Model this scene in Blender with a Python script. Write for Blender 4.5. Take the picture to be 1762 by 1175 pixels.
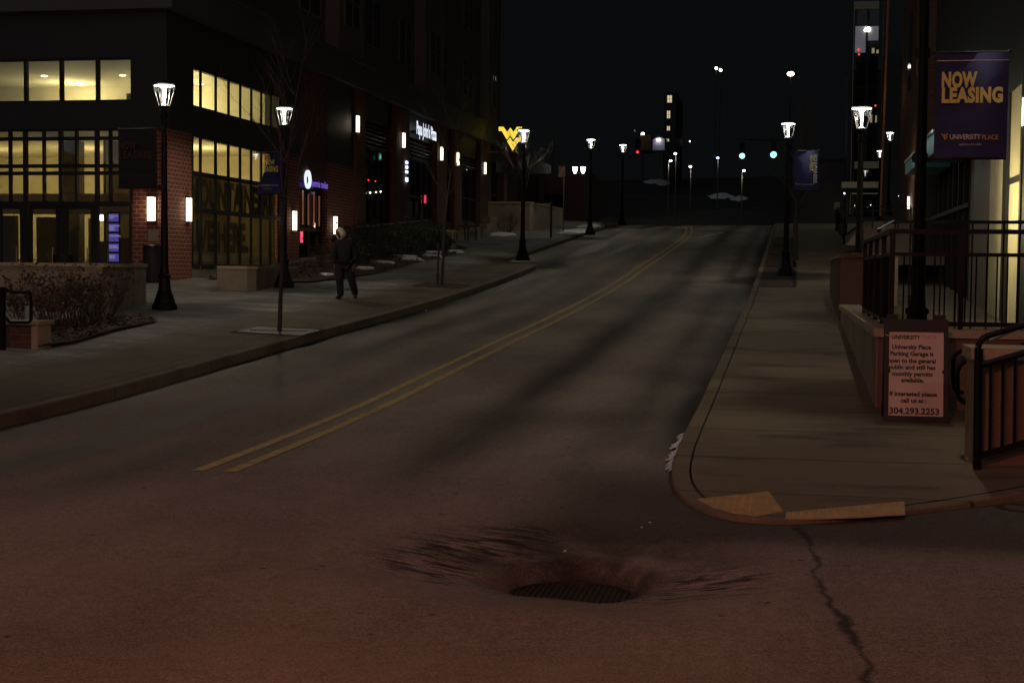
import bpy, bmesh, math, random
from mathutils import Vector, Matrix, noise
from math import sin, cos, tan, pi, radians, sqrt
random.seed(7)
scn = bpy.context.scene
for o in list(bpy.data.objects): bpy.data.objects.remove(o)
COL = scn.collection

# ------------------------------------------------------------------ camera
# world: +Y runs up the street, +X to the right, the eye is the origin
F, PW, PH = 2500.0, 1762.0, 1175.0
YAW = math.atan(479 / F); PITCH = math.atan(125.5 / F); ROLL = .01
def yawed(v):
    return Vector((v[0] * cos(YAW) - v[1] * sin(YAW), v[0] * sin(YAW) + v[1] * cos(YAW), v[2]))
RIGHT = yawed((cos(ROLL), sin(ROLL) * sin(PITCH), sin(ROLL) * cos(PITCH)))
UP = yawed((-sin(ROLL), cos(ROLL) * sin(PITCH), cos(ROLL) * cos(PITCH)))
FWD = yawed((0, cos(PITCH), -sin(PITCH)))
cam_d = bpy.data.cameras.new('camera'); cam = bpy.data.objects.new('camera', cam_d); COL.objects.link(cam)
cam_d.sensor_width = 36; cam_d.lens = 36 * F / PW; cam_d.clip_start = .1; cam_d.clip_end = 2000
cam.matrix_world = Matrix(((RIGHT.x, UP.x, -FWD.x, 0), (RIGHT.y, UP.y, -FWD.y, 0), (RIGHT.z, UP.z, -FWD.z, 0), (0, 0, 0, 1)))
scn.camera = cam

# ------------------------------------------------------------------ night sky
w = bpy.data.worlds.new('World'); scn.world = w; w.use_nodes = True
nt = w.node_tree; nt.nodes.clear()
out = nt.nodes.new('ShaderNodeOutputWorld'); sky = nt.nodes.new('ShaderNodeTexSky')
sky.sky_type = 'NISHITA'; sky.sun_disc = False; sky.sun_elevation = radians(-8); sky.sun_rotation = radians(200)
b1 = nt.nodes.new('ShaderNodeBackground'); b1.inputs[1].default_value = .05
b2 = nt.nodes.new('ShaderNodeBackground'); b2.inputs[0].default_value = (.80, .92, 1.0, 1); b2.inputs[1].default_value = .0034
ad = nt.nodes.new('ShaderNodeAddShader')
nt.links.new(sky.outputs[0], b1.inputs[0]); nt.links.new(b1.outputs[0], ad.inputs[0]); nt.links.new(b2.outputs[0], ad.inputs[1]); nt.links.new(ad.outputs[0], out.inputs[0])
scn.view_settings.view_transform = 'Standard'; scn.view_settings.look = 'None'
scn.view_settings.exposure = 0; scn.view_settings.gamma = 1
scn.cycles.use_denoising = True
scn.cycles.sample_clamp_indirect = 3
scn.cycles.max_bounces = 6; scn.cycles.transparent_max_bounces = 12
scn.cycles.caustics_reflective = False; scn.cycles.caustics_refractive = False

def light(name, loc, power, color=(1, .84, .62), radius=.08, kind='POINT', rot=None, size=None, spot=None):
    d = bpy.data.lights.new(name, kind); d.energy = power; d.color = color
    if kind in ('POINT', 'SPOT'): d.shadow_soft_size = radius
    if kind == 'SPOT': d.spot_size = radians(spot or 140); d.spot_blend = .35
    if kind == 'AREA': d.shape = 'RECTANGLE'; d.size, d.size_y = size
    o = bpy.data.objects.new(name, d); COL.objects.link(o); o.location = loc
    if rot: o.rotation_euler = rot
    return o
WARM = (1, .87, .69)
P_LAMP = 114
# light from the intersection behind the camera: the red signal facing us and unseen street lamps
light('signal_light', (-2.5, -5.5, 5.0), 1900, (1, .22, .15), .25)
light('lift_sun', (0, -20, 40), .14, (.85, .95, 1), kind='SUN', rot=(radians(52), 0, radians(-18)))  # weak soft sun added to lift the dark facades and road
bpy.data.objects['lift_sun'].data.angle = radians(70)
light('unseen_lamp_light', (3.5, -6.0, 4.6), 390, (1, .62, .36), .2)  # unseen lamp added to brighten the foreground and facades
light('unseen_lamp_light', (-12.3, 19.5, 3.0), P_LAMP * .45, WARM, .12)
light('unseen_lamp_light', (-12.3, 12.2, 2.8), P_LAMP * .3, WARM, .12)
light('unseen_lamp_light', (-9.5, -5.0, 3.4), 110, (1, .66, .40), .12)  # another unseen lamp added to light the facades facing the camera

# ------------------------------------------------------------------ pixel helpers (photo pixels to points)
def ray(px, py):
    return FWD + RIGHT * ((px - PW / 2) / F) + UP * (-(py - PH / 2) / F)
def PX(px, py, X):
    r = ray(px, py); return r * (X / r.x)
def PY(px, py, Y):
    r = ray(px, py); return r * (Y / r.y)
def lerp(a, b, t): return a + (b - a) * t
def smooth(a, b, x):
    t = max(0., min(1., (x - a) / (b - a))); return t * t * (3 - 2 * t)
PROF = [(-80, -1.95), (-10, -1.88), (0, -1.86), (5, -1.84), (11.5, -1.77), (16, -1.66), (20, -1.48), (25, -1.25), (30, -1.03), (35, -.78),
        (40, -.49), (45, -.14), (50, .22), (57, .70), (65, 1.29), (72, 1.79), (80, 2.30), (88, 2.66), (95, 2.92), (102, 3.12), (110, 3.16), (125, 3.05), (400, 3.0)]
def road_z(s):
    for i in range(len(PROF) - 1):
        if s <= PROF[i + 1][0]:
            p0 = PROF[max(i - 1, 0)]; p1 = PROF[i]; p2 = PROF[i + 1]; p3 = PROF[min(i + 2, len(PROF) - 1)]
            h = p2[0] - p1[0]; t = max(0, (s - p1[0]) / h)
            m1 = (p2[1] - p0[1]) / max(p2[0] - p0[0], 1e-6) * h; m2 = (p3[1] - p1[1]) / max(p3[0] - p1[0], 1e-6) * h
            return (2*t**3-3*t*t+1)*p1[1] + (t**3-2*t*t+t)*m1 + (-2*t**3+3*t*t)*p2[1] + (t**3-t*t)*m2
    return PROF[-1][1]
def solve(px, py, zf):
    r = ray(px, py); t = 3.0
    prev = None
    while t < 400:
        p = r * t; d = p.z - zf(p.x, p.y)
        if prev is not None and d <= 0 < prev: 
            lo, hi = t - st, t
            for _ in range(30):
                m = (lo + hi) / 2; p = r * m
                if p.z - zf(p.x, p.y) > 0: lo = m
                else: hi = m
            return r * hi
        prev = d; st = .02 + t * .004; t += st
    return r * 100
GRATE = solve(985, 1021, lambda x, y: road_z(y) - .21)
def dent(x, y):
    r = math.hypot((x - GRATE.x) * .95, (y - GRATE.y) * .9)
    a = math.atan2(y - GRATE.y, x - GRATE.x)
    r *= 1 + .10 * sin(3 * a + .7) + .05 * sin(7 * a)
    return .125 * (1 - smooth(.43, .51, r)) + .125 * (1 - smooth(.42, 1.5, r)) ** 1.3
def road_at(x, y): return road_z(y) - dent(x, y)
def left_kerb(s):
    return lerp(-8.1, -9.75, smooth(46.2, 49.0, s)) - 8 * smooth(88, 101, s)
def left_z(x, y):
    d = max(0, left_kerb(y) - x); return road_z(y) + .15 + .035 * min(d, 8)
def right_h(x, y): return lerp(.035, .15, smooth(10.6, 15.0, y + max(0, (x - 1.2)) * .7))
def right_z(x, y): return road_z(y) + right_h(x, y)
GL = lambda px, py: solve(px, py, left_z)
GR = lambda px, py: solve(px, py, right_z)
GD = lambda px, py: solve(px, py, lambda x, y: road_z(y))

# ------------------------------------------------------------------ materials
def new_mat(name):
    m = bpy.data.materials.new(name); m.use_nodes = True; n = m.node_tree
    return m, n, n.nodes['Principled BSDF']
def mat(name, col, rough=.7, var=.15, scale=6, bump=0, metal=0, spec=.5, coat=0):
    m, n, b = new_mat(name)
    b.inputs['Roughness'].default_value = rough; b.inputs['Metallic'].default_value = metal
    b.inputs['Specular IOR Level'].default_value = spec; b.inputs['Coat Weight'].default_value = coat
    tc = n.nodes.new('ShaderNodeTexCoord'); nz = n.nodes.new('ShaderNodeTexNoise'); nz.inputs['Scale'].default_value = scale; nz.inputs['Detail'].default_value = 8
    n.links.new(tc.outputs['Object'], nz.inputs['Vector'])
    cr = n.nodes.new('ShaderNodeValToRGB')
    cr.color_ramp.elements[0].position = .3; cr.color_ramp.elements[1].position = .7
    cr.color_ramp.elements[0].color = tuple(c * (1 - var) for c in col) + (1,); cr.color_ramp.elements[1].color = tuple(min(1, c * (1 + var)) for c in col) + (1,)
    n.links.new(nz.outputs['Fac'], cr.inputs[0]); n.links.new(cr.outputs[0], b.inputs['Base Color'])
    if bump:
        bp = n.nodes.new('ShaderNodeBump'); bp.inputs['Strength'].default_value = bump; bp.inputs['Distance'].default_value = .02
        n.links.new(nz.outputs['Fac'], bp.inputs['Height']); n.links.new(bp.outputs[0], b.inputs['Normal'])
    return m
def emis(name, col, st, base=(.6, .6, .6)):
    m, n, b = new_mat(name)
    b.inputs['Base Color'].default_value = base + (1,); b.inputs['Emission Color'].default_value = col + (1,); b.inputs['Emission Strength'].default_value = st
    return m
def glass(name, tint=(.9, .9, .85), refl=.10, rough=.02):
    m, n, b = new_mat(name); n.nodes.remove(b)
    o = n.nodes['Material Output']; t = n.nodes.new('ShaderNodeBsdfTransparent'); g = n.nodes.new('ShaderNodeBsdfGlossy'); mx = n.nodes.new('ShaderNodeMixShader')
    t.inputs[0].default_value = tint + (1,); g.inputs['Roughness'].default_value = rough; mx.inputs[0].default_value = refl
    n.links.new(t.outputs[0], mx.inputs[1]); n.links.new(g.outputs[0], mx.inputs[2]); n.links.new(mx.outputs[0], o.inputs[0])
    return m
def translucent(name, col):
    m, n, b = new_mat(name); b.inputs['Base Color'].default_value = col + (1,); b.inputs['Roughness'].default_value = .8
    t = n.nodes.new('ShaderNodeBsdfTranslucent'); t.inputs[0].default_value = col + (1,); mx = n.nodes.new('ShaderNodeMixShader'); mx.inputs[0].default_value = .42
    n.links.new(b.outputs[0], mx.inputs[1]); n.links.new(t.outputs[0], mx.inputs[2]); n.links.new(mx.outputs[0], n.nodes['Material Output'].inputs[0]); return m
class NT:
    """small helper for node maths"""
    def __init__(s, n): s.n = n
    def math(s, op, a, b=None, clamp=False):
        k = s.n.nodes.new('ShaderNodeMath'); k.operation = op; k.use_clamp = clamp
        for i, v in enumerate((a, b)):
            if v is None: continue
            if isinstance(v, (int, float)): k.inputs[i].default_value = v
            else: s.n.links.new(v, k.inputs[i])
        return k.outputs[0]
    def noise(s, vec, scale, detail=6, rough=.55, scl=None):
        if scl:
            mp = s.n.nodes.new('ShaderNodeMapping'); mp.inputs['Scale'].default_value = scl; s.n.links.new(vec, mp.inputs[0]); vec = mp.outputs[0]
        k = s.n.nodes.new('ShaderNodeTexNoise'); k.inputs['Scale'].default_value = scale; k.inputs['Detail'].default_value = detail; k.inputs['Roughness'].default_value = rough
        s.n.links.new(vec, k.inputs['Vector']); return k.outputs['Fac']
    def ramp(s, v, p0, p1, lo=0., hi=1.):
        k = s.n.nodes.new('ShaderNodeMapRange'); k.interpolation_type = 'SMOOTHSTEP'
        for i, x in zip((1, 2, 3, 4), (p0, p1, lo, hi)): k.inputs[i].default_value = x
        s.n.links.new(v, k.inputs[0]); return k.outputs[0]
    def mix(s, f, a, b):
        k = s.n.nodes.new('ShaderNodeMix'); k.data_type = 'RGBA'
        if isinstance(f, (int, float)): k.inputs[0].default_value = f
        else: s.n.links.new(f, k.inputs[0])
        for i, v in ((6, a), (7, b)):
            if isinstance(v, tuple): k.inputs[i].default_value = v + (1,)
            else: s.n.links.new(v, k.inputs[i])
        return k.outputs[2]
def xyz(n):
    tc = n.nodes.new('ShaderNodeTexCoord'); sp = n.nodes.new('ShaderNodeSeparateXYZ'); n.links.new(tc.outputs['Object'], sp.inputs[0])
    return tc.outputs['Object'], sp.outputs[0], sp.outputs[1], sp.outputs[2]

def asphalt():
    m, n, b = new_mat('asphalt'); T = NT(n); v, x, y, z = xyz(n)
    warp = T.math('MULTIPLY', T.math('SUBTRACT', T.noise(v, .5, 4, .6, (1, .22, 1)), .5), .45)
    xw = T.math('ADD', x, warp)
    def band(c, wd):   # a long oily or damp track at lateral place c
        d = T.math('DIVIDE', T.math('SUBTRACT', xw, c), wd); return T.math('POWER', 2.718, T.math('MULTIPLY', T.math('MULTIPLY', d, d), -1))
    dk = None
    for c, wd, k in ((-3.15, .40, .85), (-1.75, .30, .6), (-1.05, .32, 1.0), (-5.55, .36, .6), (-6.75, .46, .85), (-8.0, .45, 1.1)):
        t = T.math('MULTIPLY', band(c, wd), k); dk = t if dk is None else T.math('ADD', dk, t)
    along = T.ramp(T.noise(v, 1.0, 4, .6, (1.2, .13, 1)), .30, .62, .62, 1.15)
    dk = T.math('MULTIPLY', dk, along)
    near = T.ramp(T.math('SUBTRACT', y, T.math('MULTIPLY', T.math('ADD', x, 3), .7)), 10.0, 14.0)                       # the tracks fade out in the crossing
    dk = T.math('MULTIPLY', dk, near)
    # broad mottling, fine grain
    mot = T.ramp(T.noise(v, .55, 7, .62, (1, .5, 1)), .32, .68, -.16, .20)
    grain = T.ramp(T.noise(v, 70, 3, .8), .3, .7, -.42, .42)
    fine = T.ramp(T.noise(v, 14, 6, .7), .3, .7, -.12, .12)
    # distance from the drain, for the darkening round it and up its far slope
    dx = T.math('SUBTRACT', x, GRATE.x); dy = T.math('SUBTRACT', y, GRATE.y)
    r = T.math('SQRT', T.math('ADD', T.math('MULTIPLY', dx, dx), T.math('MULTIPLY', dy, dy)))
    # scrapes beside the drain, running nearly crosswise
    mp = n.nodes.new('ShaderNodeMapping'); mp.inputs['Rotation'].default_value = (0, 0, .10); mp.inputs['Scale'].default_value = (2.1, 15, 1); n.links.new(v, mp.inputs[0])
    st = n.nodes.new('ShaderNodeTexNoise'); st.inputs['Scale'].default_value = 1.5; st.inputs['Detail'].default_value = 7; st.inputs['Roughness'].default_value = .65; n.links.new(mp.outputs[0], st.inputs['Vector'])
    scr = T.ramp(st.outputs['Fac'], .49, .56)
    bandr = T.math('MULTIPLY', T.ramp(r, .45, .75), T.ramp(T.math('MULTIPLY', T.math('ADD', r, T.math('MULTIPLY', T.noise(v, 3, 4), .5)), 1), 1.65, 1.25))
    cl = T.ramp(T.noise(v, 1.3, 3), .34, .46)
    ang_ = T.math('ARCTAN2', dy, dx); cb = n.nodes.new('ShaderNodeCombineXYZ'); n.links.new(T.math('MULTIPLY', ang_, 11), cb.inputs[0]); n.links.new(T.math('MULTIPLY', r, 1.1), cb.inputs[1])
    scr2 = T.ramp(T.noise(cb.outputs[0], 1.6, 6, .7), .48, .55)
    leftm = T.math('MULTIPLY', T.ramp(dx, -.15, -.5), T.ramp(dy, -.30, -.05)); rightm = T.math('MULTIPLY', T.ramp(dx, .05, .5), T.math('MULTIPLY', T.ramp(dy, -.75, -.45), T.ramp(dy, .30, .0)))
    zone = T.math('MAXIMUM', T.math('MULTIPLY', T.ramp(dx, -.10, -.45), T.ramp(dy, -.55, -.35)), rightm)
    scr = T.math('MULTIPLY', scr, zone)
    scr = T.math('MULTIPLY', T.math('MULTIPLY', scr, bandr), cl)
    hole = T.ramp(r, .75, .35, 0, .75)
    upsl = T.math('MULTIPLY', T.math('MULTIPLY', T.ramp(r, 1.7, .4, 0, .95), T.ramp(dy, -.1, .35)), T.ramp(T.noise(v, 2.2, 6, .65), .3, .62))
    # small tar spots
    vo = n.nodes.new('ShaderNodeTexVoronoi'); vo.inputs['Scale'].default_value = 3.6; vo.feature = 'F1'; n.links.new(v, vo.inputs['Vector'])
    spot = T.math('MULTIPLY', T.ramp(T.math('ADD', vo.outputs['Distance'], T.math('MULTIPLY', T.noise(v, 30, 3), .06)), .125, .075), T.ramp(T.noise(v, .9, 3), .42, .55))
    # a ragged sealed crack running from the corner towards the viewer
    c0 = GD(1372, 905); c1 = GD(1498, 1172)
    kx = (c1.x - c0.x) / (c1.y - c0.y)
    line = T.math('ADD', T.math('MULTIPLY', T.math('SUBTRACT', y, c0.y), kx), c0.x)
    wob = T.math('MULTIPLY', T.math('SUBTRACT', T.noise(v, 1.3, 6, .6), .5), .38)
    dist = T.math('ABSOLUTE', T.math('ADD', T.math('SUBTRACT', x, line), wob))
    wid = T.math('MULTIPLY', T.math('SUBTRACT', T.noise(v, 1.1, 5), .36), .13)
    ck = T.math('MULTIPLY', T.ramp(T.math('SUBTRACT', dist, wid), .025, -.02), T.ramp(y, c0.y + .15, c0.y - .2))
    # damp gutter in front of the corner kerb
    damp = T.math('MULTIPLY', T.math('MULTIPLY', T.ramp(y, 9.3, 10.0), T.ramp(y, 13.5, 11.5)), T.math('MULTIPLY', T.ramp(x, -2.3, -1.3), T.ramp(x, 7, 2)))
    damp = T.math('MULTIPLY', damp, .85)
    k = T.math('ADD', 1, T.math('ADD', mot, T.math('ADD', grain, fine)))
    for t, f in ((dk, .78), (scr, .85), (hole, 1), (upsl, .8), (spot, .8), (ck, .8), (damp, .8)):
        k = T.math('MULTIPLY', k, T.math('SUBTRACT', 1, T.math('MULTIPLY', t, f), True))
    k = T.math('MAXIMUM', k, .08)
    col = T.mix(T.noise(v, .8, 3), (.300, .252, .200), (.275, .242, .205))
    hs = n.nodes.new('ShaderNodeVectorMath'); hs.operation = 'SCALE'; n.links.new(col, hs.inputs[0]); n.links.new(k, hs.inputs['Scale'])
    n.links.new(hs.outputs[0], b.inputs['Base Color'])
    n.links.new(T.ramp(dk, 0, 1, .86, .6), b.inputs['Roughness']); b.inputs['Specular IOR Level'].default_value = .3
    bp = n.nodes.new('ShaderNodeBump'); bp.inputs['Strength'].default_value = .5; bp.inputs['Distance'].default_value = .012
    n.links.new(T.math('ADD', T.noise(v, 60, 3, .7), T.math('MULTIPLY', scr, -.8)), bp.inputs['Height']); n.links.new(bp.outputs[0], b.inputs['Normal'])
    return m
def concrete(name, c1, c2, joint=1.5, along=True, jx=None, stain=.5):
    m, n, b = new_mat(name); T = NT(n); v, x, y, z = xyz(n)
    mot = T.ramp(T.noise(v, .9, 7, .65), .3, .7)
    col = T.mix(mot, c1, c2)
    k = T.ramp(T.noise(v, 30, 5, .7), .25, .75, .86, 1.14)
    stn = T.ramp(T.noise(v, 1.2, 5, .55, (.55, 1.5, 1)), .52, .70, 1, 1 - stain)
    k = T.math('MULTIPLY', k, stn)
    if joint:
        fr = T.math('ABSOLUTE', T.math('SUBTRACT', T.math('FRACT', T.math('DIVIDE', T.math('ADD', y, T.math('MULTIPLY', x, .0)), joint)), .5))
        k = T.math('MULTIPLY', k, T.ramp(fr, .020 / joint, .008 / joint, 1, .35))
    if jx:
        fr = T.math('ABSOLUTE', T.math('SUBTRACT', T.math('FRACT', T.math('DIVIDE', x, jx)), .5))
        k = T.math('MULTIPLY', k, T.ramp(fr, .012 / jx, .004 / jx, 1, .55))
    hs = n.nodes.new('ShaderNodeVectorMath'); hs.operation = 'SCALE'; n.links.new(col, hs.inputs[0]); n.links.new(k, hs.inputs['Scale'])
    n.links.new(hs.outputs[0], b.inputs['Base Color']); b.inputs['Roughness'].default_value = .85; b.inputs['Specular IOR Level'].default_value = .3
    bp = n.nodes.new('ShaderNodeBump'); bp.inputs['Strength'].default_value = .35; bp.inputs['Distance'].default_value = .01
    n.links.new(T.noise(v, 45, 4, .7), bp.inputs['Height']); n.links.new(bp.outputs[0], b.inputs['Normal'])
    return m
def left_walk():
    m, n, b = new_mat('plaza_concrete'); T = NT(n); v, x, y, z = xyz(n)
    w1 = T.math('MULTIPLY', T.math('SUBTRACT', T.noise(v, .5, 5, .65), .5), 1.5)
    inner = T.ramp(T.math('ADD', x, w1), -9.6, -10.4)           # salted grey walk beyond a browner paved margin
    col = T.mix(inner, (.145, .118, .075), (.20, .185, .165))
    salt = T.math('MULTIPLY', T.ramp(T.noise(v, 1.1, 8, .7, (.6, 1.6, 1)), .46, .66), inner)
    col = T.mix(T.math('MULTIPLY', salt, .55), col, (.42, .42, .43))
    k = T.ramp(T.noise(v, 25, 5, .7), .25, .75, .82, 1.18)
    k = T.math('MULTIPLY', k, T.ramp(T.noise(v, .45, 4), .42, .68, 1, .62))
    for ax, j in ((y, 1.55), (x, 1.55)):
        fr = T.math('ABSOLUTE', T.math('SUBTRACT', T.math('FRACT', T.math('DIVIDE', ax, j)), .5))
        k = T.math('MULTIPLY', k, T.ramp(fr, .014, .006, 1, .5))
    hs = n.nodes.new('ShaderNodeVectorMath'); hs.operation = 'SCALE'; n.links.new(col, hs.inputs[0]); n.links.new(k, hs.inputs['Scale'])
    n.links.new(hs.outputs[0], b.inputs['Base Color']); b.inputs['Roughness'].default_value = .85; b.inputs['Specular IOR Level'].default_value = .3
    bp = n.nodes.new('ShaderNodeBump'); bp.inputs['Strength'].default_value = .35; bp.inputs['Distance'].default_value = .01
    n.links.new(T.noise(v, 45, 4, .7), bp.inputs['Height']); n.links.new(bp.outputs[0], b.inputs['Normal'])
    return m
def brick(name, c1, c2, mortar, plane='X'):
    m, n, b = new_mat(name); T = NT(n); v, x, y, z = xyz(n)
    cb = n.nodes.new('ShaderNodeCombineXYZ')
    n.links.new(T.math('ADD', x, y), cb.inputs[0]); n.links.new(z, cb.inputs[1])
    br = n.nodes.new('ShaderNodeTexBrick'); br.inputs['Scale'].default_value = 1; br.inputs['Brick Width'].default_value = .235; br.inputs['Row Height'].default_value = .105
    br.inputs['Mortar Size'].default_value = .009; br.inputs['Mortar Smooth'].default_value = .2; br.inputs['Bias'].default_value = -.2
    br.inputs['Color1'].default_value = c1 + (1,); br.inputs['Color2'].default_value = c2 + (1,); br.inputs['Mortar'].default_value = mortar + (1,)
    n.links.new(cb.outputs[0], br.inputs['Vector'])
    k = T.ramp(T.noise(v, 9, 6, .65), .25, .75, .72, 1.25)
    hs = n.nodes.new('ShaderNodeVectorMath'); hs.operation = 'SCALE'; n.links.new(br.outputs['Color'], hs.inputs[0]); n.links.new(k, hs.inputs['Scale'])
    n.links.new(hs.outputs[0], b.inputs['Base Color']); b.inputs['Roughness'].default_value = .85
    bp = n.nodes.new('ShaderNodeBump'); bp.inputs['Strength'].default_value = .5; bp.inputs['Distance'].default_value = .01; bp.invert = True
    n.links.new(br.outputs['Fac'], bp.inputs['Height']); n.links.new(bp.outputs[0], b.inputs['Normal'])
    return m
def tactile():
    m, n, b = new_mat('tactile_yellow'); T = NT(n); v, x, y, z = xyz(n)
    k = T.ramp(T.noise(v, 4, 6, .7), .3, .7, .8, 1.15)
    hs = n.nodes.new('ShaderNodeVectorMath'); hs.operation = 'SCALE'; hs.inputs[0].default_value = (.50, .36, .15); n.links.new(k, hs.inputs['Scale'])
    n.links.new(hs.outputs[0], b.inputs['Base Color']); b.inputs['Roughness'].default_value = .75
    return m
def glowglass(name, col, st):
    m, n, b = new_mat(name); n.nodes.remove(b); e = n.nodes.new('ShaderNodeEmission'); e.inputs[0].default_value = col + (1,); e.inputs[1].default_value = st
    t = n.nodes.new('ShaderNodeBsdfTransparent'); t.inputs[0].default_value = (.97, .97, .97, 1); a = n.nodes.new('ShaderNodeAddShader')
    n.links.new(e.outputs[0], a.inputs[0]); n.links.new(t.outputs[0], a.inputs[1]); n.links.new(a.outputs[0], n.nodes['Material Output'].inputs[0]); return m
M = dict(dullred=concrete('dull_red_render', (.11, .062, .046), (.14, .078, .058), 0, stain=.25),
    asphalt=asphalt(), plaza=left_walk(),
    walk=concrete('sidewalk_concrete', (.185, .150, .098), (.225, .183, .122), 1.52, stain=.45),
    kerb=concrete('kerb_concrete', (.14, .118, .088), (.18, .152, .112), 3.0, stain=.3),
    terrace=concrete('terrace_concrete', (.20, .18, .14), (.25, .22, .17), 1.2, jx=1.2, stain=.3),
    wallcon=concrete('wall_concrete', (.26, .22, .16), (.33, .28, .20), 0, stain=.35),
    cap=concrete('cap_stone', (.40, .33, .23), (.47, .39, .27), 0, stain=.15),
    redblock=concrete('red_block', (.17, .105, .08), (.21, .13, .10), 0, stain=.2),
    brick=brick('red_brick', (.21, .046, .030), (.14, .036, .026), (.34, .27, .19)),
    brickdark=brick('brown_brick', (.13, .060, .042), (.10, .048, .036), (.14, .11, .085)),
    panel=mat('dark_metal_panel', (.024, .026, .026), .6, .1, 2),
    fascia=mat('grey_fascia', (.10, .10, .095), .7, .1, 1),
    residential=mat('grey_siding', (.095, .10, .10), .8, .12, 1), baypanel=mat('tan_siding', (.15, .14, .13), .8, .1, 1),
    frame=mat('bronze_frame', (.014, .013, .012), .65, .1, 8), black=mat('black_gloss_paint', (.005, .005, .006), .38, .2, 20, spec=.14, coat=0),
    blackmat=mat('black_matte', (.007, .007, .008), .6, .2, 10),
    glass=glass('clear_glass'), lampglass=glass('lamp_glass', (.97, .97, .96), .015), darkglass=mat('dark_glass', (.008, .009, .010), .04, .1, 1, spec=.7),
    cream=mat('cream_plaster', (.66, .60, .42), .8, .05, 2), ceiling=mat('ceiling_white', (.75, .70, .52), .85, .04, 2), carpet=mat('grey_carpet', (.12, .11, .10), .95, .2, 30),
    shade=translucent('tan_window_film', (.46, .40, .27)), letter=mat('dark_window_lettering', (.17, .145, .095), .7, .05, 3), film=mat('white_film_strip', (.6, .58, .48), .6, .08, 9),
    yellow=mat('yellow_road_paint', (.52, .39, .15), .7, .28, 7), white=mat('white_road_paint', (.55, .53, .48), .7, .3, 7),
    tactile=tactile(), iron=mat('rusty_iron', (.016, .009, .008), .6, .4, 20, .5), mulch=mat('mulch', (.075, .042, .028), .95, .55, 14, 1.0),
    snow=mat('old_snow', (.75, .76, .80), .6, .1, 12, .4), bark=mat('bark', (.045, .037, .03), .9, .35, 18, .6), twig=mat('twig', (.085, .065, .045), .9, .3, 20),
    leaf=mat('evergreen_leaf', (.030, .045, .022), .7, .4, 9), dryleaf=mat('dead_leaf', (.085, .052, .032), .8, .5, 12),
    banner=mat('navy_banner', (.022, .030, .115), .75, .1, 6), bannerdark=mat('unlit_banner', (.012, .011, .018), .8, .1, 6),
    gold=mat('gold_print', (.80, .80, .24), .7, .06, 8), offwhite=mat('white_print', (.68, .66, .62), .7, .05, 8), tanprint=mat('tan_print', (.62, .36, .13), .7, .05, 8), dim=mat('unlit_print', (.06, .032, .018), .8, .05, 8),
    poster=mat('pale_poster', (.68, .52, .44), .55, .05, 3), ink=mat('black_ink', (.02, .02, .02), .6, .05, 3), fadeink=mat('faded_ink', (.52, .36, .29), .6, .05, 3),
    gravel=mat('salted_gravel', (.50, .48, .44), .9, .7, 60, 1.0), hill=mat('dark_hillside', (.022, .020, .016), .95, .4, .3), red=mat('stairs_red', (.2, .09, .06), .8, .2, 6),
    teal=mat('teal_canopy', (.10, .24, .28), .5, .1, 5), column=mat('cream_column', (.62, .55, .35), .6, .06, 3), whiteframe=mat('pale_frame', (.42, .38, .29), .7, .08, 3),
    copper=mat('copper_pipe', (.42, .20, .10), .45, .2, 10), greypanel=mat('warm_grey_panel', (.24, .21, .16), .45, .1, 2), steel=mat('steel', (.25, .25, .25), .35, .1, 9, metal=.8),
    skin=mat('skin', (.085, .055, .042), .6, .05, 20), jacket=mat('black_jacket', (.010, .010, .012), .85, .2, 15), trousers=mat('dark_trousers', (.013, .013, .014), .9, .2, 20), hood=mat('pale_hood', (.88, .83, .70), .9, .08, 25), shoe=mat('black_shoe', (.012, .012, .012), .5, .1, 20),
    e_lamp=glowglass('lamp_refractor_lit', (1, .96, .86), 9), e_cap=emis('lamp_reflector_lit', (1, .97, .90), 14), e_sconce=emis('sconce_diffuser_lit', (1, .84, .58), 3.2),
    e_down=emis('downlight_lit', (1, .93, .62), 5), e_purple=emis('purple_sign_lit', (.16, .08, .60), .9), e_white=emis('white_sign_lit', (.80, .88, 1), 1.1), e_wv=emis('yellow_sign_lit', (1, .72, .06), 1.05),
    e_screen=emis('screen_lit', (.10, .07, .60), .55), e_screent=emis('screen_text_lit', (.6, .6, 1), .8), e_green=emis('green_signal_lit', (.25, 1, .85), 3.2), e_red=emis('red_signal_lit', (1, .05, .04), 1.3),
    e_win=emis('far_window_lit', (1, .80, .42), .62), e_far=emis('far_lamp_lit', (1, .90, .72), 9), e_blue=emis('far_blue_lamp_lit', (.6, .72, 1), 4), e_orange=emis('orange_neon_lit', (1, .28, .08), .10), e_pink=emis('pink_neon_lit', (1, .05, .15), .8), e_cool=emis('cool_dim_glow', (.35, .33, .42), .16), e_reflection=emis('reflection_pane', (.75, .62, .30), .25),
)

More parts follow.
